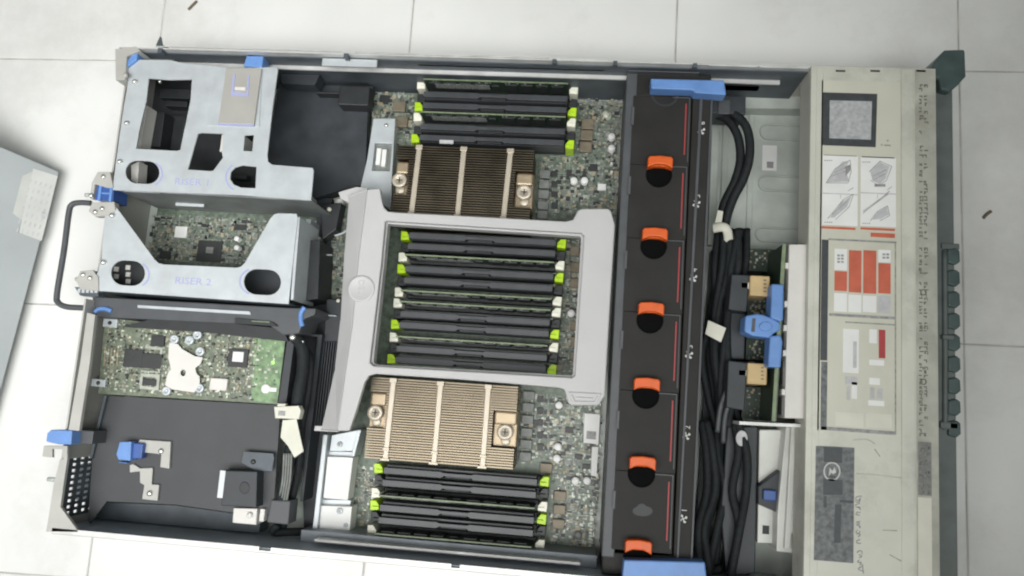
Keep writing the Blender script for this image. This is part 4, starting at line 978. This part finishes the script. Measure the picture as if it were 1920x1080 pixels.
q.each('connector_shell', 'smdgrey', bp, .0004)
q = MB(); q.pp([(1447, 532), (1470, 533), (1469, 600), (1463, 603), (1445, 596)], .084, .066); q.pp([(1444, 630), (1464, 628), (1468, 640), (1464, 690), (1440, 688)], .084, .066)
q.pp([(1398, 592), (1420, 588), (1432, 590), (1448, 596), (1464, 606), (1464, 618), (1450, 626), (1446, 634), (1412, 630), (1396, 622)], .0815, .06); hb_ = q.build('blue_handle', 'blue', bp, .0015, seg=3)
q = MB(); q.pp([(1411, 597), (1417, 597), (1415, 622), (1409, 622)], .0822, .0812); q.build('handle_slot', 'rail', hb_)
q = MB(); q.pp(ell(1436, 612, 12, 9, 18), .083, .081); q.build('handle_boss', 'blue', hb_, .0006)
for (x0, y0, x1, y1) in ((1407, 516, 1443, 556), (1402, 680, 1438, 722)):
    q = MB(); q.pb(x0, y0, x1, y1, .070, .02); bc = q.build('beige_connector', 'beige', bp, .001)
    q = MB(); q.pb(x0-18, y0+12, x0-1, y0+26, .066, .03); q.build('white_plug', 'white', bc, .0008)
    q = MB()
    for k in range(4): q.pb(x1-11, y0+8+k*7, x1-6, y0+11+k*7, .0704, .0698)
    q.build('pin_hole', 'choke', bc)
q = MB(); q.pp([(1372, 514), (1406, 516), (1400, 585), (1366, 580)], .066, .02); q.pp([(1366, 676), (1402, 680), (1396, 770), (1362, 764)], .066, .02); q.pp([(1372, 586), (1398, 588), (1396, 674), (1366, 672)], .05, .02); q.each('black_block', 'black', bp, .001)
q = MB(); q.pp([(1402, 466), (1462, 468), (1458, 510), (1404, 508)], .030, .006); q.pp([(1396, 726), (1446, 726), (1440, 788), (1390, 784)], .034, .006); q.pp([(1402, 560), (1446, 560), (1440, 676), (1398, 674)], .04, .006)
scatter(q, region(1404, 470, 1460, 508), 0, .03, rn); q.each('lower_board', 'darkpcb', bp)
q = MB(); rnn = random.Random(31)
for zn, z in (((1404, 470, 1458, 506), .030), ((1396, 728, 1440, 784), .034), ((1404, 562, 1440, 590), .04), ((1402, 636, 1440, 674), .04)):
    a = at(zn[0], zn[3], z); c = at(zn[2], zn[1], z); scatter(q, (a[0], a[1], c[0], c[1]), 45, z, rnn, wts=(2, 3, 5, 3))
o = q.build('small_components', ['smdlight', 'smdtan', 'chip', 'smdgrey'], bp); o['kind'] = 'stuff'
q = MB(); q.pp([(1386, 790), (1512, 796), (1512, 802), (1386, 796)], .072, .02); q.build('backplane_foot', 'rim', bp)
# light metal channel beside the cover, near end
q = MB(); q.pp([(1424, 806), (1476, 806), (1474, 1020), (1420, 1018)], .034, .0045, m=0); q.pp([(1474, 800), (1518, 802), (1508, 1040), (1456, 1034), (1458, 960)], .050, .020)
q.pp([(1484, 800), (1494, 800), (1482, 1030), (1471, 1030)], .055, .050)
dc = q.build('drive_channel', 'plate', ch, .0008)
q = MB(); q.pp([(1487, 905), (1502, 906), (1496, 1002), (1482, 1000)], .054, .0505); q.build('channel_rib', 'rim', dc, .0008)
q = MB(); q.pb(1497, 850, 1504, 857, .0506, .0500); q.pb(1430, 985, 1442, 1002, .0345, .0338); q.each('channel_hole', 'slot', dc)

# ------------------------------------------------------------------ things on the floor
cs = thing('metal_sheet', 'pale grey green metal cover sheet with white label, lying on the tiles', 'metal sheet', (-.28, .1, 0))
def lid_pt(px, py, z): return (*at(px, py, z), z)
l0 = Vector(lid_pt(110, 322, .014)); l1 = Vector(lid_pt(0, 275, .050)); l2 = Vector(lid_pt(0, 735, .010))
u = (l1-l0).normalized(); v = (l2-l0).normalized(); nn = v.cross(u).normalized()
if nn.z < 0: nn = -nn
LW, LL = .22, .44
def slab(q, p, du, dv, t0, t1, m=0):
    c_ = [p, p+du, p+du+dv, p+dv]; vs = [x+nn*t0 for x in c_]+[x+nn*t1 for x in c_]
    fs = [(0,3,2,1),(4,5,6,7),(0,1,5,4),(1,2,6,5),(2,3,7,6),(3,0,4,7)]
    if du.cross(dv).dot(nn) < 0: fs = [tuple(reversed(f_)) for f_ in fs]
    q._add(vs, fs, m)
q = MB(); slab(q, l0, u*LW, v*LL, -.0016, 0); slab(q, l0+u*.001, u*(LW-.002), v*.0012, -.008, -.0017); slab(q, l0+v*.0015+u*.0005, u*.0012, v*(LL-.003), -.006, -.0017)
q.build('sheet_panel', 'case', cs, .0006)
def on_lid(px, py, h=0.):
    d = RM @ Vector(((px-960)/FPX, -(py-540)/FPX, -1.0)); t = (l0+nn*h-CAM).dot(nn)/d.dot(nn); return CAM+d*t
def decal(q, pts, h, m):
    vs = [on_lid(x, y, 0) for x, y in pts]; n = len(vs)
    q._add([x+nn*(h-.0003) for x in vs]+[x+nn*h for x in vs], [tuple(reversed(range(n, 2*n))), tuple(range(n))]+[(i, (i+1) % n, (i+1) % n+n, i+n) for i in range(n)], m)
q = MB(); decal(q, [(62, 316), (108, 330), (78, 452), (36, 436)], .0006, 0); decal(q, [(42, 330), (60, 322), (50, 420), (24, 400)], .0004, 1)
rnc = random.Random(8)
for k in range(5):
    for j in range(7):
        x = 54+k*9.5-j*4.0+3; y = 336+j*15+k*2.5
        decal(q, [(x, y), (x+3, y+1), (x, y+9+rnc.uniform(-3, 2)), (x-3, y+8)], .0008, 2)
decal(q, [(78, 396), (88, 399), (84, 410), (75, 407)], .0008, 2)
q.build('sheet_label', ['dullpaper', 'dulltag', 'paleink'], cs, label='white printed label')
q = MB(); q.ptube([(353, 18, .0012), (361, 10, .0014), (369, 2, .0012)], .0013, 8); tag(q.build('dry_twig', 'twig'), 'short dark twig on the tiles above the server', 'debris')
q = MB(); q.ptube([(1844, 409, .0012), (1850, 402, .0014), (1858, 396, .0012)], .0014, 8); tag(q.build('dry_twig', 'twig'), 'short brown fleck on the tiles beyond the front end of the server', 'debris')

# ------------------------------------------------------------------ light
wd = bpy.data.worlds.new('World'); S.world = wd; wd.use_nodes = True
wd.node_tree.nodes['Background'].inputs[0].default_value = (.94, 1, .96, 1); wd.node_tree.nodes['Background'].inputs[1].default_value = .10
def area(name, loc, tgt, size, power, col, spread=180):
    ld = bpy.data.lights.new(name, 'AREA'); ld.shape = 'RECTANGLE'; ld.size, ld.size_y = size; ld.energy = power; ld.color = col; ld.spread = math.radians(spread)
    o = bpy.data.objects.new(name, ld); COL.objects.link(o); o.location = loc
    o.rotation_euler = (Vector(tgt)-Vector(loc)).to_track_quat('-Z', 'Y').to_euler(); return o
area('window_light', (-.50, -.20, 1.50), (.2, .3, 0), (.9, .7), 7.2, (1, .99, .97))
area('ceiling_light', (.10, -.20, 1.50), (-.05, .35, 0), (.9, .7), 3.3, (1, .99, .97), 70)
area('added_side_fill', (.80, -.20, 1.50), (-.05, .35, 0), (.9, .7), 2.3, (.96, 1, .96), 70)  # added narrow fill from the right, fitted for brightness, source unseen
area('added_back_fill', (.80, 1.0, 1.50), (.2, .3, 0), (.9, .7), .9, (.94, 1, .95))  # added weak fill from the far right, source unseen
area('added_near_fill', (-1.1, -1.0, 1.50), (.2, .3, 0), (.9, .7), .6, (.95, .98, 1))  # added weak fill from the near left, source unseen
S.view_settings.view_transform = 'Standard'; S.view_settings.look = 'None'; S.view_settings.exposure = 0; S.view_settings.gamma = 1
S.render.engine = 'CYCLES'; S.cycles.use_denoising = True; S.cycles.max_bounces = 6
S.cycles.filter_width = 2.1
